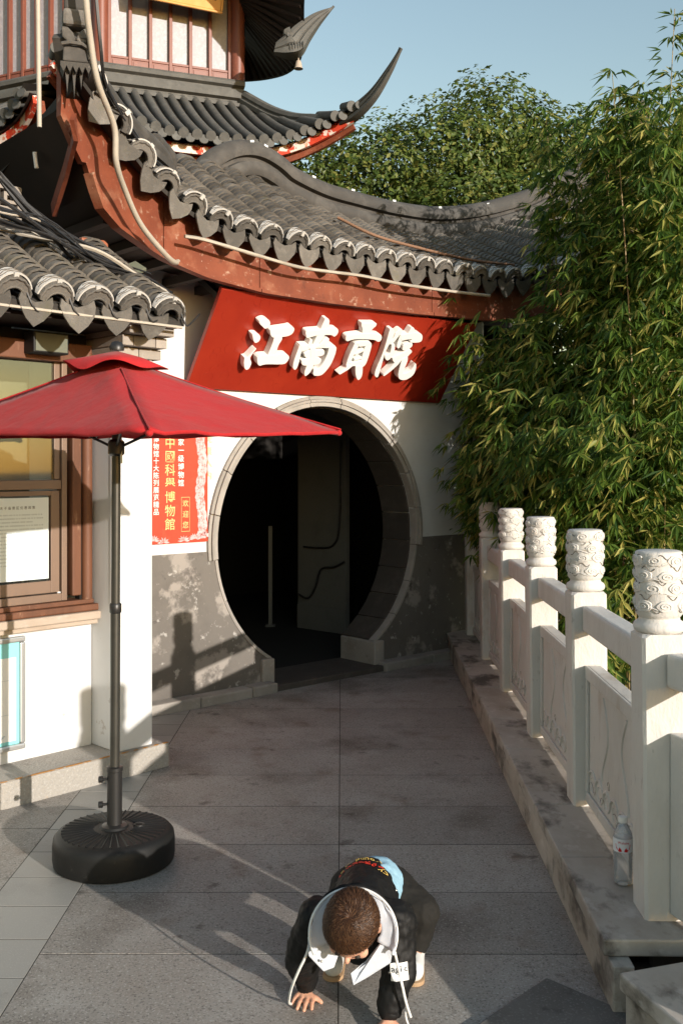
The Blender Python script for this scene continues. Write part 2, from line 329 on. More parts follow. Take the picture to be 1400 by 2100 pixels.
# pavement: every slab a piece with recessed joints
pave = MB().box(-6, 1.25, -4, 9.6, -.055, -.0010).build('pavement', 'grout'); tag(pave, kind='structure')
_sl = {}
def slab(x0, x1, y0, y1, m, dz=0.0):
    g = .002; w, d = round(x1 - x0 - 2 * g, 4), round(y1 - y0 - .0055, 4)
    if (w, d, m) not in _sl:
        b_ = .0005; a = MB(); zz = ((0, 0, -.011), (0, 0, -.0006), (b_, b_, 0))
        vs = []
        for bx_, by_, z in zz:
            vs += [(-w / 2 + bx_, -d / 2 + by_, z), (w / 2 - bx_, -d / 2 + by_, z), (w / 2 - bx_, d / 2 - by_, z), (-w / 2 + bx_, d / 2 - by_, z)]
        fs = [[8, 9, 10, 11]] + [[i * 4 + j, i * 4 + (j + 1) % 4, i * 4 + 4 + (j + 1) % 4, i * 4 + 4 + j] for i in (0, 1) for j in range(4)]
        _sl[(w, d, m)] = a.add(vs, fs).mesh('slab'); _sl[(w, d, m)].materials.append(M[m])
    tilt = Matrix.Rotation(random.uniform(-.0007, .0007), 4, 'X') @ Matrix.Rotation(random.uniform(-.0006, .0006), 4, 'Y')
    return link('paving_slab', _sl[(w, d, m)], None, pave, mtx=Matrix.Translation(((x0 + x1) / 2, (y0 + y1) / 2, dz + random.uniform(-.0004, .0004))) @ tilt)
for i in range(14):
    y0 = 2.39 + i * .487
    slab(-1.02, -.01, y0, y0 + .487, 'paving'); slab(-.01, .93 if y0 > 2.9 else 1.0, y0, y0 + .487, 'paving')
for i in range(26):
    y0 = 2.42 + i * .262; slab(-1.325, -1.02, y0, y0 + .262, 'marble_paving')
for i in range(7):
    y0 = 2.1 + i * .81; slab(-2.35, -1.325, y0, y0 + .81, 'paving')
    slab(-3.6, -2.35, y0, y0 + .81, 'paving')
for i in range(4):
    for j in range(5): slab(-3.4 + j * 1.0, -2.4 + j * 1.0, -2.1 + i * 1.05, -1.05 + i * 1.05, 'paving')
# a darker slab laid askew at the foot of the balustrade
a = MB().box(-.62, 0, -.40, 0, -.01, .012)
o = a.build('skewed_slab', 'slabdark', pave, bevel=.006); o.matrix_basis = Matrix.Translation((.655, 3.19, 0)) @ Matrix.Rotation(R(46), 4, 'Z') @ Matrix.Rotation(R(.6), 4, 'X')

# ------------------------------------------------------------------ white balustrade
bal = fthing('stone_balustrade', 'carved white marble balustrade on a stained plinth along the right of the path', 'balustrade', BM)
def finial_mesh():
    a = MB(); r = .0745
    a.lathe([(.066, 1.108), (.080, 1.118), (.083, 1.130), (.078, 1.142), (.066, 1.150), (.064, 1.158), (.070, 1.166), (r, 1.172), (r, 1.365), (.0725, 1.371), (.066, 1.374)], 40)
    rr = random.Random(5); z0 = 1.185
    def wrap(th, z, dr): return ((r + dr) * math.cos(th), (r + dr) * math.sin(th), z)
    spots = []
    for row, z in enumerate((1.205, 1.252, 1.298, 1.342)):
        for k in range(6): spots.append((k * math.pi / 3 + row * .55 + rr.uniform(-.12, .12), z + rr.uniform(-.006, .006), rr.uniform(.018, .025), rr.choice((-1, 1))))
    for th, z, sz, sg in spots:
        # raised cloud lobe: scalloped dome, then a spiral groove line in relief
        n = 22; ring = []
        vs = [wrap(th, z, .0055)]
        for q, dr in ((.62, .0052), (.92, .0045), (1.0, .0)):
            for j in range(n):
                t = 2 * math.pi * j / n; e = sz * (1 + .16 * abs(math.sin(2.5 * t))) * q
                zz = min(max(z + e * math.sin(t) * .85, 1.176), 1.362)
                vs.append(wrap(th + e * math.cos(t) * 1.25 / r, zz, dr))
        fs = [[0, 1 + j, 1 + (j + 1) % n] for j in range(n)] + [[1 + k * n + j, 1 + (k + 1) * n + j, 1 + (k + 1) * n + (j + 1) % n, 1 + k * n + (j + 1) % n] for k in (0, 1) for j in range(n)]
        a.add(vs, fs)
        pts = []
        for j in range(26):
            t = j / 25 * 2 * math.pi * 1.6; e = sz * (.10 + .68 * j / 25)
            pts.append(wrap(th + sg * e * math.cos(t) * 1.2 / r, min(max(z + e * math.sin(t) * .8, 1.178), 1.36), .0056))
        a.tube(pts, .0026, 5)
        wav = [wrap(th + sg * (sz * 1.1 + .016 * j) / r, min(max(z - .012 + .006 * math.sin(j * 1.2), 1.178), 1.36), .001) for j in range(8)]
        a.tube(wav, .0028, 5)
    return a.mesh('finial', 50)
fin = finial_mesh(); fin.materials.append(M['marble'])
def groove_mesh():
    a = MB(); r = .0762; rr = random.Random(9)
    for row, z in enumerate((1.186, 1.228, 1.276, 1.320, 1.357)):
        for k in range(5):
            th0 = k * 1.26 + row * .7; pts = []
            for j in range(9): pts.append(((r) * math.cos(th0 + j * .075), r * math.sin(th0 + j * .075), z + .008 * math.sin(j * .8 + k)))
            a.tube(pts, .0013, 4)
    return a.mesh('groove')
gro = groove_mesh(); gro.materials.append(M['dirt'])
post_me = MB()
w = .075; ch = .010
def octo(z, w=w, c=ch): return [(-w + c, -w, z), (w - c, -w, z), (w, -w + c, z), (w, w - c, z), (w - c, w, z), (-w + c, w, z), (-w, w - c, z), (-w, -w + c, z)]
vs = octo(.2) + octo(1.100) + octo(1.110, .067, .02)
post_me.add(vs, [list(range(7, -1, -1)), list(range(16, 24))] + [[k * 8 + j, k * 8 + (j + 1) % 8, k * 8 + 8 + (j + 1) % 8, k * 8 + 8 + j] for k in (0, 1) for j in range(8)])
post_me = post_me.mesh('post'); post_me.materials.append(M['marble'])
def post(parent, x, y, rot=0, lean=0):
    p = link('post', post_me, None, parent, mtx=Matrix.Translation((x, y, 0)) @ Matrix.Rotation(lean, 4, 'X'))
    link('finial', fin, None, p, mtx=Matrix.Rotation(rot, 4, 'Z'))
    tag(link('carved_groove', gro, None, p, mtx=Matrix.Rotation(rot * 1.7, 4, 'Z')), kind='stuff')
SP = 1.07
for i in range(6): post(bal, i * SP + .075, -.075, i * 1.1, R(-.55))
def panel(parent, x0, x1, y, nm='panel', seed=1):
    """solid carved panel: slab, raised border, incised lines on the path side"""
    rr = random.Random(seed); t = .028; z0, z1 = .226, .80; s = 1
    a = MB().box(x0, x1, y - t, y + t, z0, z1)
    e = y + t + .012
    a.box(x0, x1, y + t, e, z1 - .055, z1); a.box(x0, x1, y + t, e, z0, z0 + .045)
    a.box(x0, x0 + .035, y + t, e, z0 + .045, z1 - .055); a.box(x1 - .035, x1, y + t, e, z0 + .045, z1 - .055)
    p = a.build(nm, 'marble', parent, bevel=.004)
    g = MB(); yy = y + t + .0008; L = x1 - x0; xm = (x0 + x1) / 2
    for sg in (-1, 1):
        for w0, h0 in ():
            pts = [(xm + sg * (w0 * L * (1 - .55 * math.sin(k / 9 * 2.4) ** 2) + rr.uniform(-.008, .008)), yy, z0 + .07 + h0 * k / 9) for k in range(10)]
            g.tube(spline(pts, 3), .0011, 4)
    for k in range(9):
        cx = x0 + .07 + k * (L - .14) / 8; r0 = rr.uniform(.025, .05)
        pts = [(cx + r0 * math.cos(q), yy, z0 + .065 + rr.uniform(0, .05) * (k % 2) + r0 * .8 * math.sin(q)) for q in [j * .42 + .2 for j in range(8)]]
        if k % 2 == 0: g.tube(pts, .0010, 4)
        if k % 4 == 1: g.tube([(cx + r0 * .5 * (1 - q / 9) * math.cos(q), yy, z0 + .17 + r0 * .5 * (1 - q / 9) * math.sin(q)) for q in [j * .7 for j in range(10)]], .0009, 4)
    tag(g.build('carved_line', 'dirt', p, smooth=60), kind='stuff')
    g = MB()
    for k in range(7):
        cx = x0 + .10 + k * (L - .20) / 6; r0 = rr.uniform(.05, .075)
        pts = [(cx + r0 * (1 - q / 14) * math.cos(q), yy - .001, z0 + .10 + r0 * (1 - q / 14) * .8 * math.sin(q)) for q in [j * .5 for j in range(18)]]
        g.tube(pts, [.008 * (1 - j / 26) for j in range(18)], 6)
    for sg in (-1, 1):
        pts = [(xm + sg * (.22 * L * (1 - .5 * math.sin(k / 9 * 2.6) ** 2)), yy - .001, z0 + .16 + .34 * k / 9) for k in range(10)]
        g.tube(spline(pts, 3), .006, 6)
    tag(g.build('carved_relief', 'marble', p, smooth=60), kind='stuff')
def rail(parent, x0, x1, y):
    MB().box(x0, x1, y - .045, y + .045, .945, 1.055).build('handrail', 'marble', parent, bevel=.014, seg=3)
for i in range(5):
    panel(bal, i * SP + .150, (i + 1) * SP, -.085, seed=i); rail(bal, i * SP + .148, (i + 1) * SP + .002, -.078)
# plinth: facing slabs and cap slabs
xs = [-.13, .52, 1.10, 1.93, 2.55, 3.35, 4.05, 4.85, 5.95]
for x0, x1 in zip(xs, xs[1:]):
    MB().box(x0 + .002, x1 - .002, -.34, .165, .148, .2 + random.uniform(-.0012, .0012)).build('plinth_cap', 'plinth', bal, bevel=.006)
xs = [-.185, .75, 1.62, 2.7, 3.6, 4.7, 5.95]
for x0, x1 in zip(xs, xs[1:]):
    MB().box(x0 + .002, x1 - .002, .085, .150, 0, .146).build('plinth_face', 'plinth', bal, bevel=.005)
MB().box(.12, 5.9, -.32, .083, 0, .146).build('plinth_core', 'darkstone', bal)
for k, (x0, x1, y0, y1, z) in enumerate([(-.10, .0, -.02, .07, .075), (-.03, .1, -.14, .0, .11), (-.12, -.02, -.16, -.05, .06), (0.0, .11, -.3, -.15, .12)]):
    MB().box(x0, x1, y0, y1, -.005, z, Matrix.Rotation(.05 * k, 4, 'Z')).build('rubble_stone', 'darkstone', bal, bevel=.012)
# the return of the balustrade that turns towards the camera at the near post
RM = frame(1.045, 3.245, -72.5)
ret = fthing('stone_balustrade', 'short white marble balustrade return leaving the nearest post towards the viewer', 'balustrade', RM)
rail(ret, .078, 1.0, 0); panel(ret, .078, 1.0, 0, seed=8); post(ret, 1.075, 0, .5)
for x0, x1 in ((.30, .82), (.82, 1.45)):
    MB().box(x0 + .002, x1 - .002, -.36, .25, .150, .2).build('plinth_cap', 'plinth', ret, bevel=.006)
    MB().box(x0 + .01, x1 - .002, -.345, .24, 0, .148).build('plinth_face', 'plinth', ret, bevel=.006)

# ------------------------------------------------------------------ moon gate wall
XC, ZC, RC, JW = .4985, 1.10, 1.01, .52
gate = fthing('moon_gate_wall', 'white plastered wall with grey dado pierced by a round moon gate', 'wall', GM)
def hole(x):
    d = abs(x - XC)
    if d >= RC: return None
    h = math.sqrt(RC * RC - d * d)
    return (0.0 if d < JW else ZC - h), ZC + h
def strips(x0, x1, z0, z1, y0, y1):
    ks = [x0, x1] + [XC + RC * math.sin(R(a)) for a in range(-90, 91, 3)] + [XC - JW - .0001, XC - JW + .0001, XC + JW - .0001, XC + JW + .0001]
    ks = sorted({round(k, 5) for k in ks if x0 <= k <= x1}); a = MB()
    def quad(xa, xb, za, zb, zc, zd):      # bottom-left, bottom-right, top-right, top-left
        if max(zd - za, zc - zb) < 1e-4: return
        a.add([(xa, y0, za), (xb, y0, zb), (xb, y0, zc), (xa, y0, zd), (xa, y1, za), (xb, y1, zb), (xb, y1, zc), (xa, y1, zd)], [[0, 1, 2, 3], [7, 6, 5, 4], [3, 2, 6, 7], [1, 0, 4, 5]])
    cl = lambda z: min(max(z, z0), z1)
    for xa, xb in zip(ks, ks[1:]):
        ha, hb = hole(xa), hole(xb); hm = hole((xa + xb) / 2)
        if hm is None: quad(xa, xb, z0, z0, z1, z1); continue
        ha = ha or (ZC, ZC); hb = hb or (ZC, ZC)
        if hm[0] == 0: ha = (0, ha[1]); hb = (0, hb[1])
        elif abs(xa - XC) < JW: ha = (ZC - math.sqrt(RC ** 2 - JW ** 2), ha[1])
        elif abs(xb - XC) < JW: hb = (ZC - math.sqrt(RC ** 2 - JW ** 2), hb[1])
        quad(xa, xb, z0, z0, cl(hb[0]), cl(ha[0])); quad(xa, xb, cl(ha[1]), cl(hb[1]), z1, z1)
    a.add([(x0, y0, z0), (x0, y0, z1), (x0, y1, z1), (x0, y1, z0)], [[0, 1, 2, 3]]); a.add([(x1, y0, z0), (x1, y0, z1), (x1, y1, z1), (x1, y1, z0)], [[3, 2, 1, 0]])
    return a
strips(-1.9, 2.22, 1.047, 3.0, .004, .366).build('plaster', 'plaster', gate)
strips(-1.9, 2.22, 0, 1.047, -.006, .366).build('dado', 'dado', gate)
MB().box(2.22, 2.50, .05, .36, 0, 3.0).build('wall_end', 'plaster', gate, bevel=.06)
gw_ = fthing('sky_blocking_wall', 'added dark grey wall behind the bamboo, blocking the sky gaps', 'wall', GM)  # unseen wall, added to stop sky showing through the bamboo
MB().box(2.52, 7.5, .10, .34, 0, 2.55).build('wall', 'dado', gw_); MB().box(2.52, 7.5, .02, .42, 2.552, 2.64).build('coping', 'tile', gw_, bevel=.01)
# ring stones round the opening (moulded trim) and the tiles of the reveal
def ring(a0, a1, ra, rb, y0, y1, n=5):
    a = MB(); vs = []
    for k in range(n + 1):
        t = R(a0 + (a1 - a0) * k / n); c, s_ = math.cos(t), math.sin(t)
        vs += [(XC + ra * c, y0, ZC + ra * s_), (XC + rb * c, y0, ZC + rb * s_), (XC + rb * c, y1, ZC + rb * s_), (XC + ra * c, y1, ZC + ra * s_)]
    fs = [[k * 4 + j, k * 4 + (j + 1) % 4, k * 4 + 4 + (j + 1) % 4, k * 4 + 4 + j] for k in range(n) for j in range(4)]
    return a.add(vs, fs + [[3, 2, 1, 0], [n * 4 + j for j in range(4)]])
amin = -math.degrees(math.acos(JW / RC))          # where the circle meets the upright jambs
st = [0]; cur = 0
segs = []
tot = 180 - 2 * amin
n = 17
for k in range(n):
    a0 = amin + tot * k / n + .16; a1 = amin + tot * (k + 1) / n - .16
    low = (a0 + a1) / 2 < -2 or (a0 + a1) / 2 > 182
    m = 'stone'
    q = random.uniform(-.002, .002)
    if not low:
        ring(a0, a1, RC - .002, RC + .030, -.022 + q, .05).build('ring_stone', m, gate, bevel=.003)
        ring(a0, a1, RC + .031, RC + .052, -.034 + q, .03).build('ring_stone', m, gate, bevel=.003)
        ring(a0, a1, RC + .053, RC + .078, -.020 + q, .03).build('ring_stone', m, gate, bevel=.003)
    else:
        ring(a0, a1, RC - .002, RC + .022, -.014 + q, .05).build('ring_stone', m, gate, bevel=.003)
n = 22
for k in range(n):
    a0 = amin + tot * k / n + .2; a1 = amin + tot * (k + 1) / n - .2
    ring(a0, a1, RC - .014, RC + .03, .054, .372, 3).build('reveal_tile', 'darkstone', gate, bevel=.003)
zj = ZC - math.sqrt(RC ** 2 - JW ** 2)
for sg in (-1, 1):
    x = XC + sg * JW
    x0, x1 = sorted((x - sg * .012, x + sg * .10))
    MB().box(x0, x1, -.035, .38, .0, zj - .002).build('jamb_block', 'stone', gate, bevel=.01)
MB().box(XC - JW - .03, XC + JW + .03, -.10, .40, -.01, .045).build('threshold', 'darkstone', gate, bevel=.01)
for x0, x1, h in ((-1.9, -1.2, .07), (-1.2, -.72, .072), (-.72, -.28, .068), (-.28, -.052, .072), (1.05, 1.6, .07), (1.6, 2.2, .07)):
    MB().box(x0 + .002, x1 - .002, -.13, -.008, -.01, h).build('base_kerb', 'stone', gate, bevel=.012)
# dim room behind the gate
room = fthing('entrance_hall', 'dim hall seen through the round gate', 'room', GM)
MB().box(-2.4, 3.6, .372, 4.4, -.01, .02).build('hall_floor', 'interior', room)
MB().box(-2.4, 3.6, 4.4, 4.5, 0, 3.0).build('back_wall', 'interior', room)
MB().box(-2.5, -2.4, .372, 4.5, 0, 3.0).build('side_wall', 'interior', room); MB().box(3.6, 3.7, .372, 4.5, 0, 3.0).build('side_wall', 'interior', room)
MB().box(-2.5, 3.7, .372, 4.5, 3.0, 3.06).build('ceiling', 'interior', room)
v = Vector((.03, 9.63, 0)) - Vector((-.39, 10.0, 0)); PA = frame(-.44, 10.04, math.degrees(math.atan2(v.y, v.x)))
par = fthing('partition_panel', 'pale grey partition with a dark hose inside the round gate', 'partition', PA)
MB().box(0, .64, 0, .06, .02, 2.6).build('panel', 'partition', par, bevel=.004); MB().box(.0, .64, -.012, 0, .02, .26).build('skirting', 'partition', par, bevel=.004)
MB().tube(spline([(.60, -.02, 1.9), (.58, -.02, 1.1), (.50, -.02, .88), (.30, -.02, .84), (.1, -.02, .84)], 8), .011, 6).build('hose', 'cable', par, smooth=60)
MB().tube(spline([(.64, -.02, .72), (.50, -.02, .66), (.34, -.02, .63), (.26, -.02, .45), (.16, -.02, .33), (.02, -.02, .36)], 8), .012, 6).build('hose', 'cable', par, smooth=60)
o = MB(); o.box(-.02, .02, -.02, .02, 0, 1.02); o.box(-.05, .05, -.05, .05, 0, .02)
o = tag(o.build('barrier_post', 'partition', bevel=.004), 'slim steel barrier post standing inside the round gate', 'post'); o.location = (-.72, 10.1, .02)

# ------------------------------------------------------------------ red sign above the gate
b0 = Vector((0, -.03, 2.185)); u = Vector((0, -.55776, .83)); nn = Vector((0, -.83, -.55776)); BL = .753
sign = fthing('gate_sign', 'tilted red sign board with four raised white characters over the gate', 'sign', GM @ basis(b0, Vector((1, 0, 0)), u, nn))
MB().box(-.775, 1.78, 0, BL, -.035, 0).build('board', 'signred', sign, bevel=.004)
cl = MB(); rr = random.Random(4)
for k in range(150):
    cx, cy, r0 = rr.uniform(-.74, 1.74), rr.uniform(.04, BL - .04), rr.uniform(.018, .045); a0 = rr.uniform(0, 6.3)
    pts = [(cx + r0 * math.cos(a0 + j * .5), cy + r0 * math.sin(a0 + j * .5), .0002) for j in range(rr.randint(6, 11))]
    pts = [p for p in pts if -.765 < p[0] < 1.77 and .01 < p[1] < BL - .01]
    if len(pts) > 3: cl.tube(pts, .0011, 4)
tag(cl.build('cloud_pattern', mat('sign_pattern_line', (.25, .016, .006), rough=.5), sign), kind='stuff')
LET = [[[(-.436,.58),(-.423,.592),(-.394,.604),(-.359,.597),(-.336,.574),(-.338,.548),(-.361,.529),(-.389,.543),(-.418,.559)],[(-.453,.48),(-.432,.487),(-.402,.485),(-.375,.465),(-.372,.436),(-.39,.417),(-.41,.421),(-.432,.448)],[(-.443,.297),(-.419,.306),(-.382,.369),(-.374,.366),(-.395,.302),(-.369,.263),(-.368,.222),(-.383,.204),(-.405,.213),(-.429,.252)],[(-.317,.522),(-.294,.535),(-.177,.565),(-.148,.574),(-.116,.554),(-.117,.519),(-.146,.496),(-.205,.481),(-.272,.472),(-.302,.495)],[(-.266,.487),(-.207,.493),(-.188,.465),(-.197,.418),(-.192,.348),(-.189,.325),(-.252,.319),(-.256,.389),(-.256,.441)],[(-.339,.306),(-.313,.326),(-.196,.342),(-.122,.354),(-.087,.351),(-.061,.329),(-.068,.293),(-.099,.272),(-.24,.261),(-.294,.245),(-.322,.272)]],[[(.122,.661),(.148,.664),(.172,.643),(.184,.591),(.181,.525),(.15,.444),(.11,.44),(.109,.5),(.117,.584)],[(-.004,.536),(.008,.555),(.108,.574),(.184,.591),(.258,.599),(.29,.578),(.29,.548),(.271,.529),(.231,.539),(.106,.521),(.036,.494),(.01,.514)],[(-.012,.423),(.001,.439),(.079,.446),(.073,.401),(.032,.385),(.04,.332),(.049,.259),(.037,.234),(.011,.25),(-.005,.304)],[(-.012,.438),(.252,.465),(.303,.464),(.329,.442),(.261,.434),(.132,.423),(.073,.401),(.03,.39)],[(.062,.489),(.085,.486),(.095,.457),(.085,.42),(.064,.421),(.059,.459)],[(.2,.515),(.23,.512),(.241,.488),(.217,.45),(.157,.444),(.181,.495)],[(.261,.448),(.318,.456),(.341,.424),(.349,.357),(.344,.294),(.317,.23),(.286,.205),(.225,.204),(.206,.253),(.244,.262),(.265,.307),(.272,.381)],[(.051,.375),(.086,.402),(.189,.42),(.228,.414),(.242,.385),(.216,.364),(.102,.34),(.078,.347)],[(.052,.32),(.138,.352),(.208,.352),(.237,.335),(.232,.301),(.182,.288),(.089,.278)],[(.082,.426),(.135,.43),(.178,.355),(.185,.251),(.17,.21),(.146,.193),(.126,.228),(.125,.29),(.124,.351)]],[[(.476,.666),(.551,.674),(.6,.679),(.627,.673),(.627,.651),(.607,.625),(.597,.586),(.533,.58),(.511,.615),(.485,.643)],[(.383,.541),(.403,.558),(.53,.586),(.601,.593),(.7,.594),(.737,.569),(.738,.538),(.712,.529),(.667,.54),(.549,.535),(.465,.524),(.416,.504),(.391,.517)],[(.494,.496),(.517,.51),(.545,.507),(.54,.444),(.534,.368),(.534,.302),(.502,.305),(.489,.389)],[(.614,.526),(.656,.511),(.675,.469),(.692,.349),(.675,.309),(.637,.322),(.619,.4),(.607,.481)],[(.498,.503),(.542,.519),(.629,.527),(.656,.505),(.599,.482),(.552,.471)],[(.544,.429),(.602,.462),(.613,.441),(.597,.429),(.551,.401),(.533,.406)],[(.552,.37),(.616,.393),(.625,.374),(.555,.349)],[(.517,.335),(.638,.364),(.667,.325),(.542,.302)],[(.523,.323),(.562,.307),(.534,.273),(.475,.227),(.456,.235),(.506,.283)],[(.588,.315),(.654,.32),(.684,.277),(.699,.227),(.685,.194),(.653,.211),(.616,.26)]],[[(.78,.646),(.808,.652),(.837,.629),(.85,.599),(.845,.529),(.84,.438),(.86,.343),(.877,.239),(.858,.229),(.832,.249),(.82,.301),(.818,.391),(.809,.493)],[(.851,.618),(.879,.653),(.911,.653),(.911,.618),(.893,.571),(.88,.538),(.852,.516),(.843,.548),(.856,.581)],[(.86,.53),(.899,.524),(.928,.465),(.929,.42),(.902,.382),(.867,.395),(.846,.426),(.871,.431),(.889,.449),(.88,.487)],[(.91,.611),(.945,.621),(.957,.571),(.965,.508),(.949,.493),(.924,.517),(.915,.561)],[(.992,.68),(1.015,.683),(1.046,.663),(1.052,.632),(1.005,.614),(.976,.608)],[(.91,.611),(.953,.622),(1.045,.644),(1.111,.644),(1.149,.622),(1.163,.584),(1.141,.566),(1.08,.557),(1.044,.561),(1.051,.585),(.988,.574),(.945,.564)],[(.989,.516),(1.001,.537),(1.064,.556),(1.086,.532),(1.069,.504),(1.033,.481),(.999,.491)],[(.925,.413),(1.029,.474),(1.072,.499),(1.111,.481),(1.094,.447),(1.086,.432),(1.008,.381),(.973,.371)],[(.985,.379),(1.037,.403),(1.022,.355),(.976,.292),(.932,.248),(.92,.262),(.959,.324)],[(1.037,.409),(1.083,.436),(1.107,.395),(1.111,.329),(1.114,.296),(1.143,.288),(1.191,.321),(1.206,.383),(1.236,.345),(1.242,.291),(1.22,.256),(1.177,.229),(1.118,.229),(1.08,.26),(1.059,.312)]]]
for ch_, strokes in zip(('江', '南', '貢', '院'), LET):
    a = MB()
    for k, poly in enumerate(strokes):
        pts = spline([(x, y, 0) for x, y in poly] + [(poly[0][0], poly[0][1], 0)], 3)[:-1] if len(poly) > 6 else [Vector((x, y, 0)) for x, y in poly]
        a.prism([(p.x, p.y, .058 + .0009 * k) for p in pts], (0, 0, -.054 - .0009 * k))
    a.build('raised_character', 'letter', sign, bevel=.004, seg=2)
for x in (-.7, .5, 1.7):
    MB().box(x - .02, x + .02, BL - .12, BL - .08, -.36, -.035).build('bracket', 'blackmetal', sign)

# ================================================================== TILED ROOFS
def arc_shell(r0, r1, t, y0, y1, n=7, a0=8, a1=172, z0=0., z1=0.):
    """half-round shell along y, radius r0 at y0 and r1 at y1"""
    vs = []
    for y, r, z in ((y0, r0, z0), (y1, r1, z1)):
        for rr_ in (r, r - t):
            for k in range(n + 1):
                q = R(a1 + (a0 - a1) * k / n); vs.append((rr_ * math.cos(q), y, rr_ * math.sin(q) + z))
    m = n + 1; fs = []
    for k in range(n):
        fs += [[k, k + 1, 2 * m + k + 1, 2 * m + k], [m + k + 1, m + k, 3 * m + k, 3 * m + k + 1], [m + k, m + k + 1, k + 1, k], [2 * m + k, 2 * m + k + 1, 3 * m + k + 1, 3 * m + k]]
    fs += [[0, 2 * m, 3 * m, m], [n, m + n, 3 * m + n, 2 * m + n]]
    return MB().add(vs, fs)
def tile_mesh(): return arc_shell(.088, .074, .013, 0, .10, 7, 0, 180, .004, -.012).mesh('cover_tile', 35)
def cap_mesh():
    a = MB()                       # eave end: half ring with a scalloped top
    n = 14; out = []; inn = []
    for k in range(n + 1):
        q = R(180 - 180 * k / n); ro = .088 + .005 * abs(math.sin(k * math.pi / 2)); out.append((ro * math.cos(q), 0, ro * math.sin(q))); inn.append((.050 * math.cos(q), 0, .050 * math.sin(q) - .012))
    a.prism(out + inn[::-1], (0, .02, 0))
    a.tube([(p[0] * .93, -.003, p[2] * .93) for p in out], .006, 5); a.tube([(p[0] * 1.12, -.003, p[2] * 1.12) for p in inn], .005, 5)
    return a.mesh('end_cap', 40)
def drip_mesh():
    pts = [(-.098, .0), (-.088, .036), (-.06, .014), (0, -.004), (.06, .014), (.088, .036), (.098, .0), (.085, -.045), (.05, -.092), (0, -.13), (-.05, -.092), (-.085, -.045)]
    a = MB().prism([(x, -.012 * (z < -.03) - .012 * abs(x) * 5, z) for x, z in pts], (0, .012, 0))
    return a.mesh('drip_tile', 40)
def lamp_mesh():
    a = MB(); n = 14; vs = []
    for k in range(n + 1):
        q = R(168 - 156 * k / n); wd = .026 + .045 * math.sin(math.pi * k / n)
        for r_, y in ((.101, -.012), (.101, -.012 + wd), (.093, -.012 + wd), (.093, -.012)): vs.append((r_ * math.cos(q), y, r_ * math.sin(q) + .003))
    a.add(vs, [[k * 4 + j, k * 4 + 4 + j, k * 4 + 4 + (j + 1) % 4, k * 4 + (j + 1) % 4] for k in range(n) for j in range(4)] + [[0, 1, 2, 3], [n * 4 + 3, n * 4 + 2, n * 4 + 1, n * 4]])
    a.box(-.012, .012, -.024, -.012, .072, .106)
    return a.mesh('tile_lamp', 40)
def lamp_lines():
    a = MB()
    for j, (y0, am) in enumerate(((.004, .005), (.020, .006), (.036, .005))):
        pts = []
        for k in range(15):
            q = R(150 - 120 * k / 14)
            if j == 2 and (k < 3 or k > 11): continue
            pts.append((.1022 * math.cos(q), y0 + am * math.sin(k * 1.5 + j), .1022 * math.sin(q) + .003))
        a.tube(pts, .0022, 4)
    return a.mesh('lamp_groove')
LAMP, LLINE = lamp_mesh(), lamp_lines(); LAMP.materials.append(M['lamp']); LLINE.materials.append(M['dirt'])
def lamp(fm, q, label, group):
    o = tag(link('tile_lamp', LAMP, None, mtx=fm @ q), label, 'lamp', group); link('lamp_groove', LLINE, None, o)

ORD = 'first second third fourth fifth sixth seventh eighth ninth tenth eleventh twelfth thirteenth fourteenth fifteenth sixteenth seventeenth eighteenth nineteenth twentieth twenty-first twenty-second twenty-third twenty-fourth twenty-fifth twenty-sixth twenty-seventh'.split()
class Roof:
    """front slope described by eave(x) -> (y, z) and top(x) -> (y, z), stop(x) = last v"""
    def __init__(s, eave, top, bow=.22, stop=lambda x: 1.0): s.eave, s.top, s.bow, s.stop = eave, top, bow, stop
    def at(s, x, v):
        (y0, z0), (y1, z1) = s.eave(x), s.top(x); w_ = v - s.bow * v * (1 - v)
        return Vector((x, y0 + (y1 - y0) * v, z0 + (z1 - z0) * w_))
    def mtx(s, x, v, dz=0):
        e = 1e-3; p = s.at(x, v); ty = (s.at(x, v + e) - s.at(x, v - e)).normalized(); tx = s.at(x + e, v) - s.at(x - e, v)
        tx = (tx - ty * tx.dot(ty)).normalized(); tz = tx.cross(ty); return basis(p + tz * dz, tx, ty, tz)

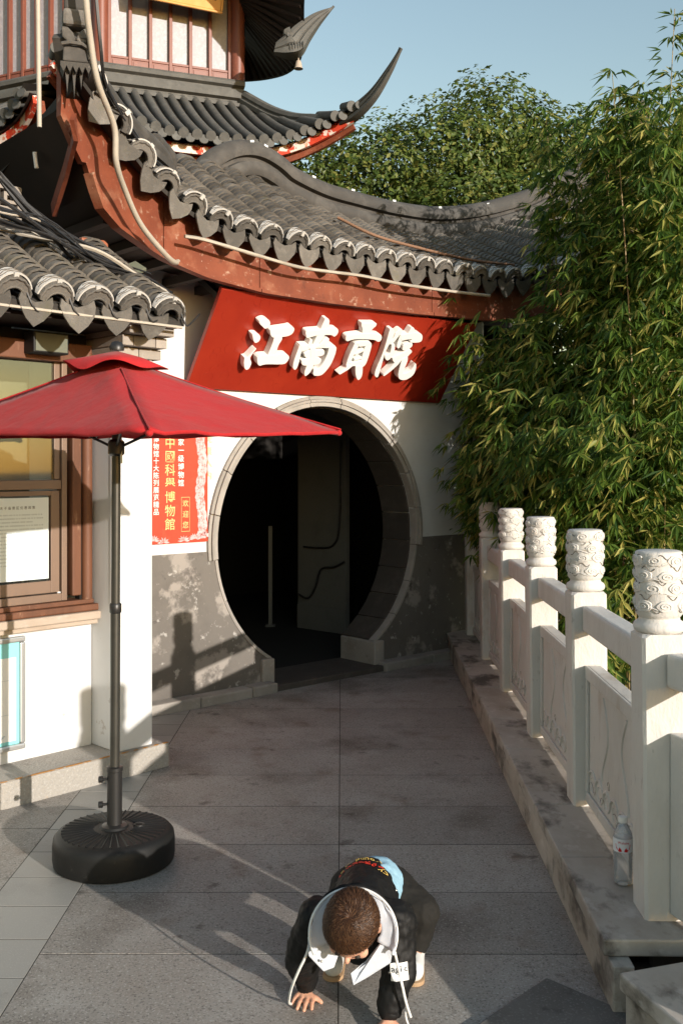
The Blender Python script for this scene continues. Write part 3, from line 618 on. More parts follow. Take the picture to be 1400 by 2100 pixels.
def lay_roof(root, fm, rf, rows, exposed, lampinfo=None, dripshift=.5, cover=None, sp=.22, nocap=lambda x: False):
    cov = []; caps = []; drips = []
    rr = random.Random(3)
    for x in rows:
        vm = rf.stop(x)
        L = sum((rf.at(x, (k + 1) / 20) - rf.at(x, k / 20)).length for k in range(20)); n = int(L * vm / exposed)
        for k in range(n):
            v = (k * exposed + rr.uniform(-.003, .003)) / L
            q = rf.mtx(x, v, .004) @ Matrix.Rotation(rr.uniform(-.035, .035), 4, 'Z') @ Matrix.Rotation(rr.uniform(-.05, .05), 4, 'Y') @ Matrix.Translation((rr.uniform(-.003, .003), 0, rr.uniform(-.002, .002)))
            cov.append(q)
        e = rf.mtx(x, 0)
        c = e @ Matrix.Translation((0, -.016, 0)); caps.append(c)
        if lampinfo: lamp(fm, e @ Matrix.Translation((rr.uniform(-.006, .006), rr.uniform(-.012, .016), rr.uniform(0, .004))) @ Matrix.Rotation(rr.uniform(-.16, .16), 4, 'Y') @ Matrix.Rotation(rr.uniform(-.10, .10), 4, 'Z'), lampinfo[0] % ORD[rows.index(x)], lampinfo[1])
        if not nocap(x):
            p = rf.mtx(x + sp * dripshift, 0); tx = p.col[0].xyz; up = Vector((0, -.22, 1)).normalized(); up = (up - tx * up.dot(tx)).normalized()
            drips.append(basis(p.translation + Vector((0, -.02, -.022)), tx, up.cross(tx), up) @ Matrix.Rotation(rr.uniform(-.09, .09), 4, 'Y') @ Matrix.Rotation(rr.uniform(-.12, .12), 4, 'X') @ Matrix.Scale(rr.uniform(.90, 1.0), 4))
    pieces('cover_tile', tile_mesh(), cov, 'tile', root, fm)
    pieces('end_cap', cap_mesh(), caps, 'tile', root, fm); pieces('drip_tile', drip_mesh(), drips, 'tile', root, fm)
def deck(root, rf, x0, x1, nx, nv, m='tiledark', name='tile_bed', dz=-.02, th=.03):
    a = MB(); vs = []
    for i in range(nx + 1):
        x = x0 + (x1 - x0) * i / nx; vm = rf.stop(x)
        for j in range(nv + 1):
            p = rf.at(x, vm * j / nv); vs.append((p.x, p.y, p.z + dz))
    k = len(vs); vs += [(p[0], p[1], p[2] - th) for p in vs]; w_ = nv + 1; fs = []
    for i in range(nx):
        for j in range(nv):
            q = [i * w_ + j, (i + 1) * w_ + j, (i + 1) * w_ + j + 1, i * w_ + j + 1]; fs += [q, [t + k for t in q[::-1]]]
        fs.append([i * w_, k + i * w_, k + (i + 1) * w_, (i + 1) * w_]); fs.append([i * w_ + nv, (i + 1) * w_ + nv, k + (i + 1) * w_ + nv, k + i * w_ + nv])
    a.add(vs, fs).build(name, m, root, smooth=40)

# ------------------------------------------------------------------ roof over the moon gate
groof = fthing('gate_roof', 'swept grey tiled roof with upturned corner above the red sign', 'roof', GM)
EY = [(-2.2, -1.0), (-2.03, -.95), (-1.86, -.87), (-1.67, -.78), (-1.5, -.71), (-1.32, -.66), (-1.0, -.62), (-.5, -.60), (2.0, -.60), (2.8, -.68), (3.4, -.85)]
EZ = [(-2.2, 3.84), (-2.03, 3.74), (-1.86, 3.63), (-1.67, 3.51), (-1.5, 3.41), (-1.32, 3.31), (-1.13, 3.235), (-.95, 3.18), (-.73, 3.15), (0, 3.14), (1.0, 3.14), (1.9, 3.17), (2.5, 3.28), (3.0, 3.5), (3.4, 3.8)]
def smooth(tab, x, h=.12): return (lerp(tab, x - h) + lerp(tab, x - h / 2) + lerp(tab, x) + lerp(tab, x + h / 2) + lerp(tab, x + h)) / 5
HIP = [(-2.10, -.98), (-1.47, -.45), (-.90, .06), (-.55, .5)]      # plan of the hip: x, y
def gstop(x):
    y0, y1 = smooth(EY, x), .5
    if x < -.55: return max(.06, min(1, (lerp(HIP, x) - y0) / (y1 - y0)))
    return 1.0
TZ = [(-1.2, 3.88), (-.3, 3.90), (.1, 3.87), (.5, 3.79), (.9, 3.715), (1.8, 3.69), (2.4, 3.75), (3.0, 3.92), (3.5, 4.1)]
grf = Roof(lambda x: (smooth(EY, x), smooth(EZ, x)), lambda x: (.47, smooth(TZ, x)), .16, gstop)
rows = [-1.98 + .212 * i for i in range(26)]
lay_roof(groof, GM, grf, rows, .046, ('%s looped white light clip from the flying corner on the gate eave', 'light clips along the gate roof eave'), sp=.212)
deck(groof, grf, -2.08, 3.42, 40, 10)
# fascia board, its lower edge drawn from the photo
FB = [(-2.12, 3.54), (-2.02, 3.39), (-1.955, 3.315), (-1.93, 3.33), (-1.82, 3.11), (-1.67, 3.03), (-1.5, 2.985), (-1.28, 2.92), (-.94, 2.855), (-.47, 2.815), (.14, 2.81), (.99, 2.825), (1.9, 2.86), (2.6, 2.98), (3.2, 3.25)]
def fascia(x0, x1, name='fascia_board'):
    a = MB(); n = max(2, int((x1 - x0) / .03)); vs = []
    for i in range(n + 1):
        x = x0 + (x1 - x0) * i / n; y = smooth(EY, x) + .11; zt = smooth(EZ, x) + .03; zb = lerp(FB, x)
        vs += [(x, y, zb), (x, y + .0, zt), (x, y + .05, zt), (x, y + .05, zb)]
    fs = [[i * 4 + j, i * 4 + (j + 1) % 4, i * 4 + 4 + (j + 1) % 4, i * 4 + 4 + j][::-1] for i in range(n) for j in range(4)]
    a.add(vs, fs + [[0, 1, 2, 3], [n * 4 + 3, n * 4 + 2, n * 4 + 1, n * 4]])
    return a.build(name, 'fascia', groof, smooth=30)
for x0, x1 in ((-2.11, -1.283), (-1.277, -.503), (-.497, 1.187), (1.193, 3.2)): fascia(x0, x1)
# thin lip along the foot of the fascia
for x0, x1 in ((-1.9, -.503), (-.497, 1.187), (1.193, 3.0)):
    MB().sweep([(x, smooth(EY, x) + .115, lerp(FB, x) + .004) for x in [x0 + (x1 - x0) * i / 30 for i in range(31)]], [(-.03, -.012), (.03, -.012), (.03, .012), (-.03, .012)]).build('fascia_lip', 'fascia', groof)
# soffit under the tiles
a = MB(); vs = []
for i in range(41):
    x = -2.1 + 5.4 * i / 40; y0 = smooth(EY, x) + .16; vs += [(x, y0, lerp(FB, x) + .06), (x, .6, max(3.02, lerp(FB, x) + .05) + .0)]
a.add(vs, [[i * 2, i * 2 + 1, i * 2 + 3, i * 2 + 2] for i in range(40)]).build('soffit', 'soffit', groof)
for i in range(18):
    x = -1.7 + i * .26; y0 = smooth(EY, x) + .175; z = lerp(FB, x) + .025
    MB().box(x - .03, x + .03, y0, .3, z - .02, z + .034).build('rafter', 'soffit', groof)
# left return of the eave (faces away to the left), boards seen edge-on from below
MB().sweep([(-2.085, -.95, 3.50), (-2.046, -.9, 3.426), (-1.952, -.6, 3.314), (-1.88, -.3, 3.164)], [(-.012, -.05), (.012, -.05), (.012, .04), (-.012, .04)]).build('fascia_board', 'fascia', groof)
MB().box(-2.9, -1.0, 1.3, 1.36, 0, 3.80).build('timber_wall', 'shadewood', groof)  # its near-black colour stands in for deep shade under the roof
MB().prism([(-2.08, -.93, 3.70), (-.60, .5, 3.92), (-1.0, 1.28, 3.74), (-2.0, .55, 3.42)], (0, 0, -.06)).build('roof_slope', 'tiledark', groof)
# hip ridge to the flying corner
PR = [(-.10, 0), (-.10, .05), (-.062, .062), (-.062, .082), (-.075, .10), (-.068, .14), (-.04, .168), (0, .178), (.04, .168), (.068, .14), (.075, .10), (.062, .082), (.062, .062), (.10, .05), (.10, 0)]
hp = spline([(-.88, .08, 3.60), (-1.10, -.14, 3.61), (-1.47, -.45, 3.60), (-1.80, -.74, 3.63), (-2.05, -.95, 3.72), (-2.15, -1.06, 3.86)], 6)
MB().sweep(hp, PR).build('hip_ridge', 'ridge', groof, smooth=50)
MB().tube(spline([(-.885, .10, 3.66), (-.87, .06, 3.71), (-.89, .03, 3.755), (-1.0, -.05, 3.775), (-1.12, -.17, 3.77)], 5), [.05] + [.062] * 19 + [.05], 12).build('ridge_roll', 'ridge', groof, smooth=60)
# stacked ornaments of the flying corner, seen end on
cor = groof
CX = basis(Vector((-2.135, -1.08, 3.70)), Vector((.75, -.66, 0)).normalized(), Vector((.66, .75, 0)).normalized(), Vector((0, 0, 1)))
CX = basis(Vector((-2.135, -1.08, 3.70)), (GM.to_3x3().inverted() @ Vector((.965, .262, 0))), (GM.to_3x3().inverted() @ Vector((-.262, .965, 0))), Vector((0, 0, 1)))
def cpart(mb, name, m='ridge', bevel=.008):
    o = mb.build(name, m, groof, bevel=bevel); o.matrix_basis = CX; return o
a = MB(); zz = 0.0; top = [(-.075, .0)]; pts = [(-.078, 0, .012)]
for k in range(5): pts += [(-.078 + .0312 * (k + .5), 0, -.02), (-.078 + .0312 * (k + 1), 0, .012)]
cpart(MB().prism(pts + [(.078, 0, .034), (-.078, 0, .034)], (0, .10, 0)), 'saw_tooth_tile', 'tile', .002)
cpart(MB().prism([(-.066, 0, .036), (.066, 0, .036), (.062, 0, .10), (.045, 0, .118), (-.062, 0, .122)], (0, .1, 0)), 'corner_block')
cpart(MB().tube([(-.07, -.012, .116), (-.03, -.02, .124), (.03, -.018, .122), (.062, -.012, .104), (.072, -.008, .05)], .011, 6), 'corner_strip', 'tile', 0)
for sg in (-1, 1):
    pr = [(0, 0, .148), (sg * .012, 0, .185), (sg * .04, 0, .214), (sg * .072, 0, .214), (sg * .070, 0, .16), (sg * .03, 0, .128)]
    o = cpart(MB().prism(pr if sg > 0 else pr[::-1], (0, .08, 0)), 'corner_petal', 'tile')
cpart(MB().prism([(-.07, -.0, .225), (.068, 0, .225), (.066, 0, .312), (-.066, 0, .316)], (0, .11, 0)), 'corner_block', 'tile', .02)
cpart(MB().box(-.06, .06, .02, .12, .31, .50), 'corner_block', 'ridge', .015)
cpart(MB().prism([(-.07, .02, .50), (.07, .02, .50), (.06, .02, .62), (-.06, .02, .62)], (0, .1, 0)), 'corner_block', 'ridge', .015)
for k, (x, h_) in enumerate(((-.055, .09), (-.02, .11), (.015, .06))):
    cpart(MB().prism([(x, .03, .01), (x + .022, .03, .01), (x + .012, .03, -.03 - h_)], (0, .03, 0)), 'corner_drip', 'ridge', .002)
# main ridge, swept up at both ends
RT = [(-.22, .5, 3.86), (-.10, .5, 4.03), (.02, .5, 4.15), (.16, .5, 4.205), (.30, .5, 4.18), (.48, .5, 4.10), (.86, .5, 4.03), (1.25, .5, 4.015), (1.76, .5, 4.015), (2.37, .5, 4.07), (3.07, .5, 4.24), (3.88, .5, 4.54), (4.7, .5, 4.95), (5.37, .5, 5.42), (5.97, .5, 5.98)]
half = [(.125, -.10), (.125, .03), (.095, .045), (.045, .050), (.045, .075), (.085, .082), (.104, .11), (.104, .15), (.088, .176), (.045, .184), (.045, .208), (.085, .216), (.096, .245), (.086, .285), (.055, .318), (.02, .332)]
PF = half + [(-a_, b_) for a_, b_ in reversed(half)]
pth = spline(RT, 8)
sc = [1.14 if p.x < 3.6 else max(.35, 1.14 - (p.x - 3.6) * .30) for p in pth]
pth = [Vector((p.x, p.y, p.z - .332 * s_)) for p, s_ in zip(pth, sc)]
MB().sweep(pth, PF, sc).build('main_ridge', 'ridge', groof, smooth=45)
for k in range(11):
    i = int(14 + k * 8.2)
    if i >= len(pth) - 2: break
    p = pth[i]; t = (pth[i + 1] - p).normalized()
    o = MB().box(-.018, .018, -.004, .004, -.008, .008).build('ridge_clip', 'white', groof); o.matrix_basis = Matrix.Translation((p.x, p.y - .065 * sc[i], p.z + .318 * sc[i])) @ Matrix.Rotation(math.atan2(t.z, t.x) * -1, 4, 'Y')
MB().tube(spline([(.55, -.1, 3.56), (.75, -.3, 3.42), (1.15, -.38, 3.37), (1.7, -.45, 3.34), (2.2, -.5, 3.36)], 8), .012, 6).build('loose_hose', mat('rusty_hose', (.22, .12, .07), rough=.7), groof, smooth=60)
# cables that run along the eave
cd = fthing('eave_conduit', 'pale plastic conduit sweeping down the flying corner and along the eave', 'conduit', GM)
MB().tube(spline([(-2.16, -1.22, 4.25), (-2.14, -1.2, 4.01), (-2.09, -1.15, 3.84), (-2.02, -1.1, 3.65), (-1.87, -1.0, 3.48), (-1.83, -.95, 3.31), (-1.72, -.85, 3.20), (-1.56, -.75, 3.05), (-1.36, -.67, 2.93), (-1.22, -.58, 2.90), (-1.1, -.45, 2.96)], 8), .017, 8).build('conduit_pipe', 'conduit', cd, smooth=60)
MB().tube(spline([(-1.2, -.66, 3.05), (-1.05, -.66, 3.05), (-.7, -.65, 3.02), (-.3, -.65, 2.985), (0, -.65, 2.99), (.3, -.65, 3.0), (.7, -.65, 2.99), (1.2, -.65, 3.0), (1.7, -.65, 3.02)], 6), .012, 6).build('conduit_pipe', 'conduit', cd, smooth=60)
for k, (dx, dy) in enumerate(((.03, -.02), (.05, 0), (.06, .03))):
    MB().tube(spline([(-2.12 + dx, -1.15 + dy, 4.25), (-2.05 + dx, -1.1 + dy, 3.85), (-1.95 + dx, -.98 + dy, 3.70), (-1.68 + dx, -.78 + dy, 3.56 + .02 * k), (-1.45 + dx, -.66 + dy, 3.47), (-1.2 + dx, -.56 + dy, 3.42)], 6), .006, 5).build('cable', 'cable', cd, smooth=60)
o = MB().tube([(-1.66, 5.0, 2.6), (-1.672, 5.0, 3.6), (-1.60, 5.0, 4.6)], .012, 8).build('drain_pipe', 'conduit', smooth=60)
tag(o, 'thin pale vertical pipe left of the flying corner', 'pipe'); o.location = (.145, .0, .75)

# ------------------------------------------------------------------ ticket kiosk
kio = fthing('ticket_kiosk', 'white ticket kiosk with brown window and grey tiled roof at the left', 'kiosk', KM)
X0 = -2.6
for x0, x1 in ((X0, -1.75), (-1.75, -.905), (-.895, .095)):
    MB().box(x0, x1 - .004, -.035, .6, -.01, .13).build('kerb_stone', 'kerb', kio, bevel=.012)
MB().box(X0, .085, -.033, -.018, .1302, .1325).build('kerb_paint_line', mat('worn_orange_paint', (.42, .19, .04), [((.34, .31, .27), 16, .48, .54, .9)], rough=.8), kio)
MB().box(X0, -.23, .24, .42, .131, .822).build('lower_wall', 'kplaster', kio)
MB().box(X0, -.165, .155, .30, .824, .868).build('stone_sill', 'sillstone', kio, bevel=.008)
MB().box(X0, -.165, .185, .30, .796, .823).build('stone_sill', 'sillstone', kio, bevel=.006)
MB().box(X0, -.190, .175, .34, .869, .905).build('wood_sill', 'brownwood', kio, bevel=.008)
MB().box(X0, -.235, .205, .34, .906, .930).build('wood_sill', 'brownwood', kio, bevel=.004)
MB().box(-.226, 0, 0, .5, .131, 2.225).build('pillar', 'kplaster', kio, bevel=.006)
MB().box(-.30, .02, .30, 1.3, .131, 2.6).build('end_wall', 'kplaster', kio)
# window joinery
MB().lathe([(.030, .93), (.030, 2.26)], 16, (-.268, .225, 0)).build('wood_post', 'brownwood', kio, smooth=40)
MB().box(-.366, -.312, .205, .27, .955, 2.26).build('wood_jamb', 'brownwood', kio, bevel=.006)
MB().box(-.312, -.298, .225, .27, .931, 2.26).build('wood_jamb', 'shadewood', kio)
MB().box(X0, -.25, .20, .30, 2.2, 2.30).build('wood_head', 'brownwood', kio, bevel=.006)
MB().box(-.412, -.380, .235, .29, .932, 2.2).build('window_frame', 'alu', kio, bevel=.003)
MB().box(X0, -.412, .235, .29, .932, .972).build('window_frame', 'alu', kio, bevel=.003)
MB().box(X0, -.414, .240, .29, 1.525, 1.575).build('window_frame', 'alu', kio, bevel=.003)
MB().box(-.447, -.414, .252, .29, 1.577, 2.2).build('window_frame', 'alu', kio, bevel=.003)
MB().box(-.468, -.418, .248, .28, .978, 1.518).build('sash_frame', 'alu', kio, bevel=.003)
MB().box(X0, -.468, .248, .28, .978, 1.042).build('sash_frame', 'alu', kio, bevel=.003)
MB().box(X0, -.468, .248, .28, 1.492, 1.518).build('sash_frame', 'alu', kio, bevel=.003)
MB().box(-.436, -.420, .236, .247, .974, .981).build('latch', 'white', kio)
MB().box(X0, -.468, .262, .266, 1.042, 1.492).build('pane', 'glass', kio); MB().box(X0, -.447, .266, .270, 1.577, 2.2).build('pane', 'glass', kio)
MB().box(X0, -.40, .60, .62, .9, 2.3).build('room_wall', 'roombeige', kio)
MB().box(X0, -.30, .30, .60, .82, .90).build('counter', 'brownwood', kio)
MB().box(X0, 0, .28, .9, 2.31, 2.36).build('ceiling_board', 'shadewood', kio)
# corbel of single bricks carrying the eave
for k, (z, y) in enumerate(((2.226, -.02), (2.284, -.075), (2.342, -.14), (2.385, -.17))):
    h_ = .054 if k < 3 else .03
    for x0, x1 in (((-.24, -.10), (-.10, .045)) if k % 2 == 0 else ((-.24, -.17), (-.17, -.03), (-.03, .045))):
        MB().box(x0 + .002, x1 - .002, y, .3, z, z + h_).build('corbel_brick', 'brick', kio, bevel=.004)
# height scale on the inner cheek of the pillar
a = MB().box(-.2285, -.227, .012, .056, .9, 2.1).build('height_scale', 'white', kio)
tk = MB()
for k in range(118):
    z = .905 + k * .01; tk.box(-.2296, -.2290, .012, .012 + (.022 if k % 10 == 0 else .014 if k % 5 == 0 else .009), z, z + .0022)
tag(tk.build('scale_tick', 'ink', a), kind='stuff')
tt = MB()
for k in range(1, 12): put_text(tt, '%d' % (90 + k * 10), basis((-.2297, .030, .905 + k * .1), (0, -1, 0), (0, 0, 1), (-1, 0, 0)), .018, center=False)
tt.build('scale_number', 'ink', a)
# roof of the kiosk
kroof = kio
krf = Roof(lambda x: (-.205, 2.445), lambda x: (.62, 2.93), .12)
krows = [-2.32 + .222 * i for i in range(11)]; krows = [-.041 - .222 * i for i in range(11)]
lay_roof(kio, KM, krf, krows, .062, ('%s looped white light clip from the right end of the kiosk eave', 'light clips along the kiosk eave'), sp=.222, dripshift=-.5)
deck(kio, krf, X0, .06, 12, 6)
MB().box(X0, .05, -.17, -.13, 2.395, 2.42).build('eave_board', 'sillstone', kio, bevel=.004)
MB().box(X0, .0, -.12, .3, 2.37, 2.39).build('soffit', 'soffit', kio)
MB().sweep([(.075, -.15, 2.46), (.075, .2, 2.62), (.075, .62, 2.92)], [(-.03, -.03), (.03, -.03), (.03, .03), (-.03, .03)]).build('verge', 'tile', kio)
MB().box(X0, .06, .62, .72, 2.86, 2.98).build('ridge_course', 'ridge', kio, bevel=.02)
# printed notice in the kiosk window
no = fthing('window_notice', 'pale blue printed notice sheet in the brown kiosk window', 'notice', KM)
MB().box(-1.15, -.479, .2545, .2585, 1.055, 1.483).build('sheet', 'paper', no)
def on_k(x, z, y=.254): return basis((x, y, z), (1, 0, 0), (0, 0, 1), (0, -1, 0))
t = MB(); put_text(t, '夫子庙景区优惠政策', on_k(-.745, 1.432), .0175, .0225, offs=.006); t.build('heading', 'ink', no)
t = MB(); rr = random.Random(2)
for ln in range(15):
    z = 1.395 - ln * .0185; x = -.80 + (.03 if ln % 3 == 0 else 0); end = -.515 if ln % 3 < 2 else rr.uniform(-.66, -.56)
    while x < end:
        w_ = rr.uniform(.006, .0085); t.box(x, x + w_, .2540, .2543, z - .0035, z + .0035); x += w_ + rr.choice((.0022, .0022, .007))
tag(t.build('small_print', 'inklight', no), kind='stuff')
t = MB()
for k in range(4): t.prism([(-.522 + .002 * k, .2541, 1.075 + k * .017), (-.492 - .002 * k, .2541, 1.075 + k * .017), (-.495 - .002 * k, .2541, 1.090 + k * .017), (-.519 + .002 * k, .2541, 1.090 + k * .017)], (0, .0004, 0))
t.prism([(-.66, .2541, 1.066), (-.61, .2541, 1.066), (-.612, .2541, 1.088), (-.635, .2541, 1.10), (-.655, .2541, 1.088)], (0, .0004, 0))
t.build('pagoda_print', 'green', no)
# framed poster on the lower wall
fp = fthing('framed_poster', 'silver framed poster with teal border on the lower kiosk wall', 'poster', KM)
px0, px1, pz0, pz1 = -1.75, -.630, .195, .775
for a_, b_, c_, d_ in ((px0, px1, pz1 - .03, pz1), (px0, px1, pz0, pz0 + .03), (px1 - .03, px1, pz0 + .031, pz1 - .031)):
    MB().box(a_, b_, .215, .239, c_, d_).build('frame_bar', 'silver', fp, bevel=.008)
MB().box(px0, px1 - .031, .226, .238, pz0 + .031, pz1 - .031).build('sheet', 'teal', fp); MB().box(px0, px1 - .050, .2245, .226, pz0 + .05, pz1 - .105).build('sheet_white', 'white', fp)
t = MB()
for z in (.555, .38): t.box(-.80, -.69, .2238, .2242, z, z + .002)
for k in range(5): t.ball((-.745 - .008 * k, .2242, .275 - .006 * k), (.007, .0006, .004), 8, 4)
tag(t.build('small_print', 'inklight', fp), kind='stuff')
# floodlight, box, panel above / below the roof
fl = fthing('floodlight', 'brown weathered floodlight above the kiosk roof', 'lamp', KM @ Matrix.Translation((-.02, .58, 2.90)))
MB().prism([(-.10, -.05, -.055), (.10, -.05, -.075), (.085, -.05, .055), (.06, -.05, .07), (-.09, -.05, .065)], (0, .10, 0)).build('housing', 'orange', fl, bevel=.008)
MB().box(-.075, .07, -.058, -.052, -.05, .03).build('front_panel', 'orange', fl, bevel=.004); MB().box(-.015, .015, .05, .08, -.12, .03).build('bracket', 'blackmetal', fl)
fl2 = fthing('flat_floodlight', 'flat olive lamp panel on a bracket beside the brown floodlight', 'lamp', KM @ Matrix.Translation((.19, .50, 2.81)) @ Matrix.Rotation(R(-25), 4, 'Y') @ Matrix.Rotation(R(35), 4, 'X'))
MB().box(-.09, .09, -.05, .05, -.012, .012).build('panel', 'khaki', fl2, bevel=.004); MB().box(-.08, -.06, -.015, .015, -.16, -.012).build('bracket', 'khaki', fl2)
o = tag(MB().box(-.10, .10, -.05, .05, -.055, .055).build('eave_speaker', 'blackplastic', bevel=.006), 'dark box speaker under the kiosk eave', 'speaker'); o.matrix_basis = KM @ Matrix.Translation((-.55, .15, 2.28)); MB().box(-.09, .09, -.053, -.05, -.045, .045).build('grille', 'khaki', o)
# cables lying over the kiosk roof
cb = fthing('cable_bundle', 'tangled bundle of black and grey cables draped over the kiosk roof', 'cables', KM)
rr = random.Random(8)
for k in range(26):
    j = lambda s_: rr.uniform(-s_, s_)
    if k < 15:
        pts = [(-1.25, .30 + j(.1), 3.10 + j(.12)), (-.85, .25 + j(.12), 2.97 + j(.08)), (-.55, .25 + j(.12), 2.88 + j(.05)), (-.28, .2 + j(.08), 2.78 + j(.04)), (0.0 + j(.05), .15 + j(.06), 2.70 + j(.03)), (.10, .0 + j(.05), 2.60 + j(.02))]
    else:
        pts = [(-.95 + j(.1), .75, 3.75 + j(.15)), (-.70 + j(.04), .65, 3.40 + j(.06)), (-.50 + j(.03), .55, 3.12 + j(.04)), (-.36 + j(.03), .45, 2.96 + j(.03)), (-.15 + j(.05), .32 + j(.05), 2.83 + j(.02)), (.08 + j(.06), .2 + j(.1), 2.70 + j(.02))]
    MB().tube(spline(pts, 6), rr.choice((.005, .007, .009, .011)), 5).build('cable', rr.choice(('cable', 'cable', 'cable', 'conduit')) if k < 15 else 'cable', cb, smooth=60)
for k in range(5):
    x = -.041 - .222 * k
    MB().tube(spline([(x + .05, -.22, 2.50), (x + .09, -.235, 2.40), (x + .14, -.22, 2.42 - .01 * k), (x + .19, -.225, 2.47)], 5), .005, 5).build('cable', 'cable', cb, smooth=60)
MB().tube([(-1.9, -.225, 2.39), (.03, -.225, 2.385)], .008, 6).build('cable', 'conduit', cb, smooth=60)
o = MB().lathe([(.012, 0), (.012, .09)], 10).build('antenna_cap', 'white', smooth=40); tag(o, 'small white tube sticking up among the cables', 'antenna'); o.matrix_basis = KM @ Matrix.Translation((-.29, .72, 3.36)) @ Matrix.Rotation(R(-8), 4, 'Y')
# lattice window wall behind the kiosk roof
lw = fthing('lattice_wall', 'sunlit grey wall with a square fret lattice behind the kiosk roof', 'wall', KM)
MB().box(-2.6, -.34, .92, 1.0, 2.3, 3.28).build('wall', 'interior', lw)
MB().box(-2.6, -.52, .90, .92, 3.23, 3.42).build('coping', 'brick', lw, bevel=.006)
for cx in (-.62, -.38):
    for cz in (3.02, 3.20):
        for x0, x1, z0, z1 in ((-.08, .08, .05, .075), (-.08, .08, -.075, -.05), (-.08, -.055, -.05, .05), (.055, .08, -.05, .05), (-.03, .03, .015, .035), (-.03, -.01, -.03, .015), (-.01, .055, -.03, -.012)):
            MB().box(cx + x0, cx + x1, .875, .919, cz + z0, cz + z1).build('lattice_bar', 'brick', lw)

# ------------------------------------------------------------------ red poster on the gate wall, gold writing
po = fthing('red_wall_poster', 'tall red poster with white and gold vertical writing on the gate wall', 'poster', GM)
MB().box(-1.30, -.592, -.018, .0035, 1.122, 2.19).build('board', 'poster', po, bevel=.002)
def on_g(x, z, y=-.0187): return basis((x, y, z), (1, 0, 0), (0, 0, 1), (0, -1, 0))
t = MB(); put_text(t, '全国博物馆十大陈列展览精品', on_g(-1.008, 1.925), .046, .0487, True, .008); t.build('white_writing', 'white', po)
t = MB(); put_text(t, '南京中國科舉博物館', on_g(-.899, 1.99), .085, .0921, True, .006); t.build('gold_writing', 'gold', po)
t = MB(); put_text(t, '国家一级博物馆', on_g(-.812, 1.867), .050, .0557, True, .008); t.build('white_writing', 'white', po)
t = MB(); put_text(t, '欢迎您', on_g(-.775, 1.392), .05, .074, True, .008)
for a_, b_, c_, d_ in ((-.81, -.742, 1.432, 1.435), (-.81, -.742, 1.198, 1.201), (-.81, -.808, 1.2, 1.435), (-.744, -.742, 1.2, 1.435)): t.box(a_, b_, -.0190, -.0186, c_, d_)
t.build('gold_writing', 'gold', po)
a = MB(); lft = []; rgt = []
for k in range(46):
    z = 1.145 + k * .022; c_ = -.648 + .012 * math.sin(k * .33) - .02 * (k > 32); lft.append((c_ - .028 - .012 * abs(math.sin(k * 1.1)), -.0186, z)); rgt.append((min(c_ + .030 + .010 * abs(math.sin(k * .9 + 1)), -.594), -.0186, z))
for k in range(45): a.add([lft[k], rgt[k], rgt[k + 1], lft[k + 1]], [[0, 1, 2, 3]])
a.build('scale_print', 'pink', po); a = MB()
for cx, cz, n in ((-.70, 1.165, 9), (-.79, 1.155, 7), (-1.03, 1.165, 8), (-.95, 1.15, 6), (-.62, 1.18, 7)):
    for j in range(n):
        q = math.pi * j / (n - 1); p = Vector((cx, -.0184 - .0002 * (j % 2), cz - .02)); d = Vector((math.cos(q), 0, .8 * math.sin(q))); s_ = Vector((-d.z, 0, d.x))
        a.add([p, p + d * .028 + s_ * .008, p + d * .05, p + d * .028 - s_ * .008], [[0, 1, 2, 3]])
tag(a.build('lotus_print', 'pink', po), kind='stuff')
gw = fthing('gold_wall_writing', 'small gold vertical characters on the white wall beside the poster', 'writing', GM)
M['fadedgold'] = mat('faded_gold', (.74, .60, .34), rough=.6)
for k, ch_ in enumerate('凭票入内'):
    t = MB(); put_text(t, ch_, on_g(-.573, 1.838 - .085 * k, -.0006), .062, .085, True, .008); t.build('gold_character', 'fadedgold', gw)

# ================================================================== TOWER
tow = fthing('pavilion_tower', 'red wooden tower with frosted windows and grey skirt roof at upper left', 'tower', TM)
TL = TM.inverted() @ frame(-3.38 - 2.6 * math.cos(R(25)), 14 + 2.6 * math.sin(R(25)), -25)
def tpart(mb, name, m, base=None, **k):
    o = mb.build(name, m, tow, **k)
    if base is not None: o.matrix_basis = base
    return o
def tower_face(base, length, skip0, panes):
    tpart(MB().box(-.02, length, .10, .2, 4.0, 9.6), 'wall', 'tred', base)
    tpart(MB().box(0, length, -.02, .10, 7.255, 7.30), 'sill', 'tred', base, bevel=.01)
    pw = (length - skip0 * 2) / panes
    for k in range(panes + 1):
        x = skip0 + k * pw; tpart(MB().box(x - .024, x + .024, -.012, .10, 7.301, 9.6), 'mullion', 'tred', base, bevel=.006)
    for k in range(panes):
        x0, x1 = skip0 + k * pw + .024, skip0 + (k + 1) * pw - .024
        tpart(MB().box(x0, x1, .01, .08, 7.301, 7.42), 'window_panel', 'tred', base, bevel=.004)
        tpart(MB().box(x0 + .02, x1 - .02, .002, .010, 7.315, 7.40), 'window_panel', 'tred', base, bevel=.004)
        tpart(MB().box(x0, x1, .0, .08, 7.421, 7.455), 'window_rail', 'tred', base, bevel=.004)
        tpart(MB().box(x0, x1, .055, .07, 7.456, 9.6), 'pane', 'frost', base)
tower_face(None, 1.97, .12, 6); tower_face(TL, 2.6, .14, 9)
for p in ((0, 0), (1.97, 0)): tpart(MB().lathe([(.105, 7.26), (.105, 9.6)], 20, (p[0], p[1], 0)), 'column', 'tred', smooth=60)
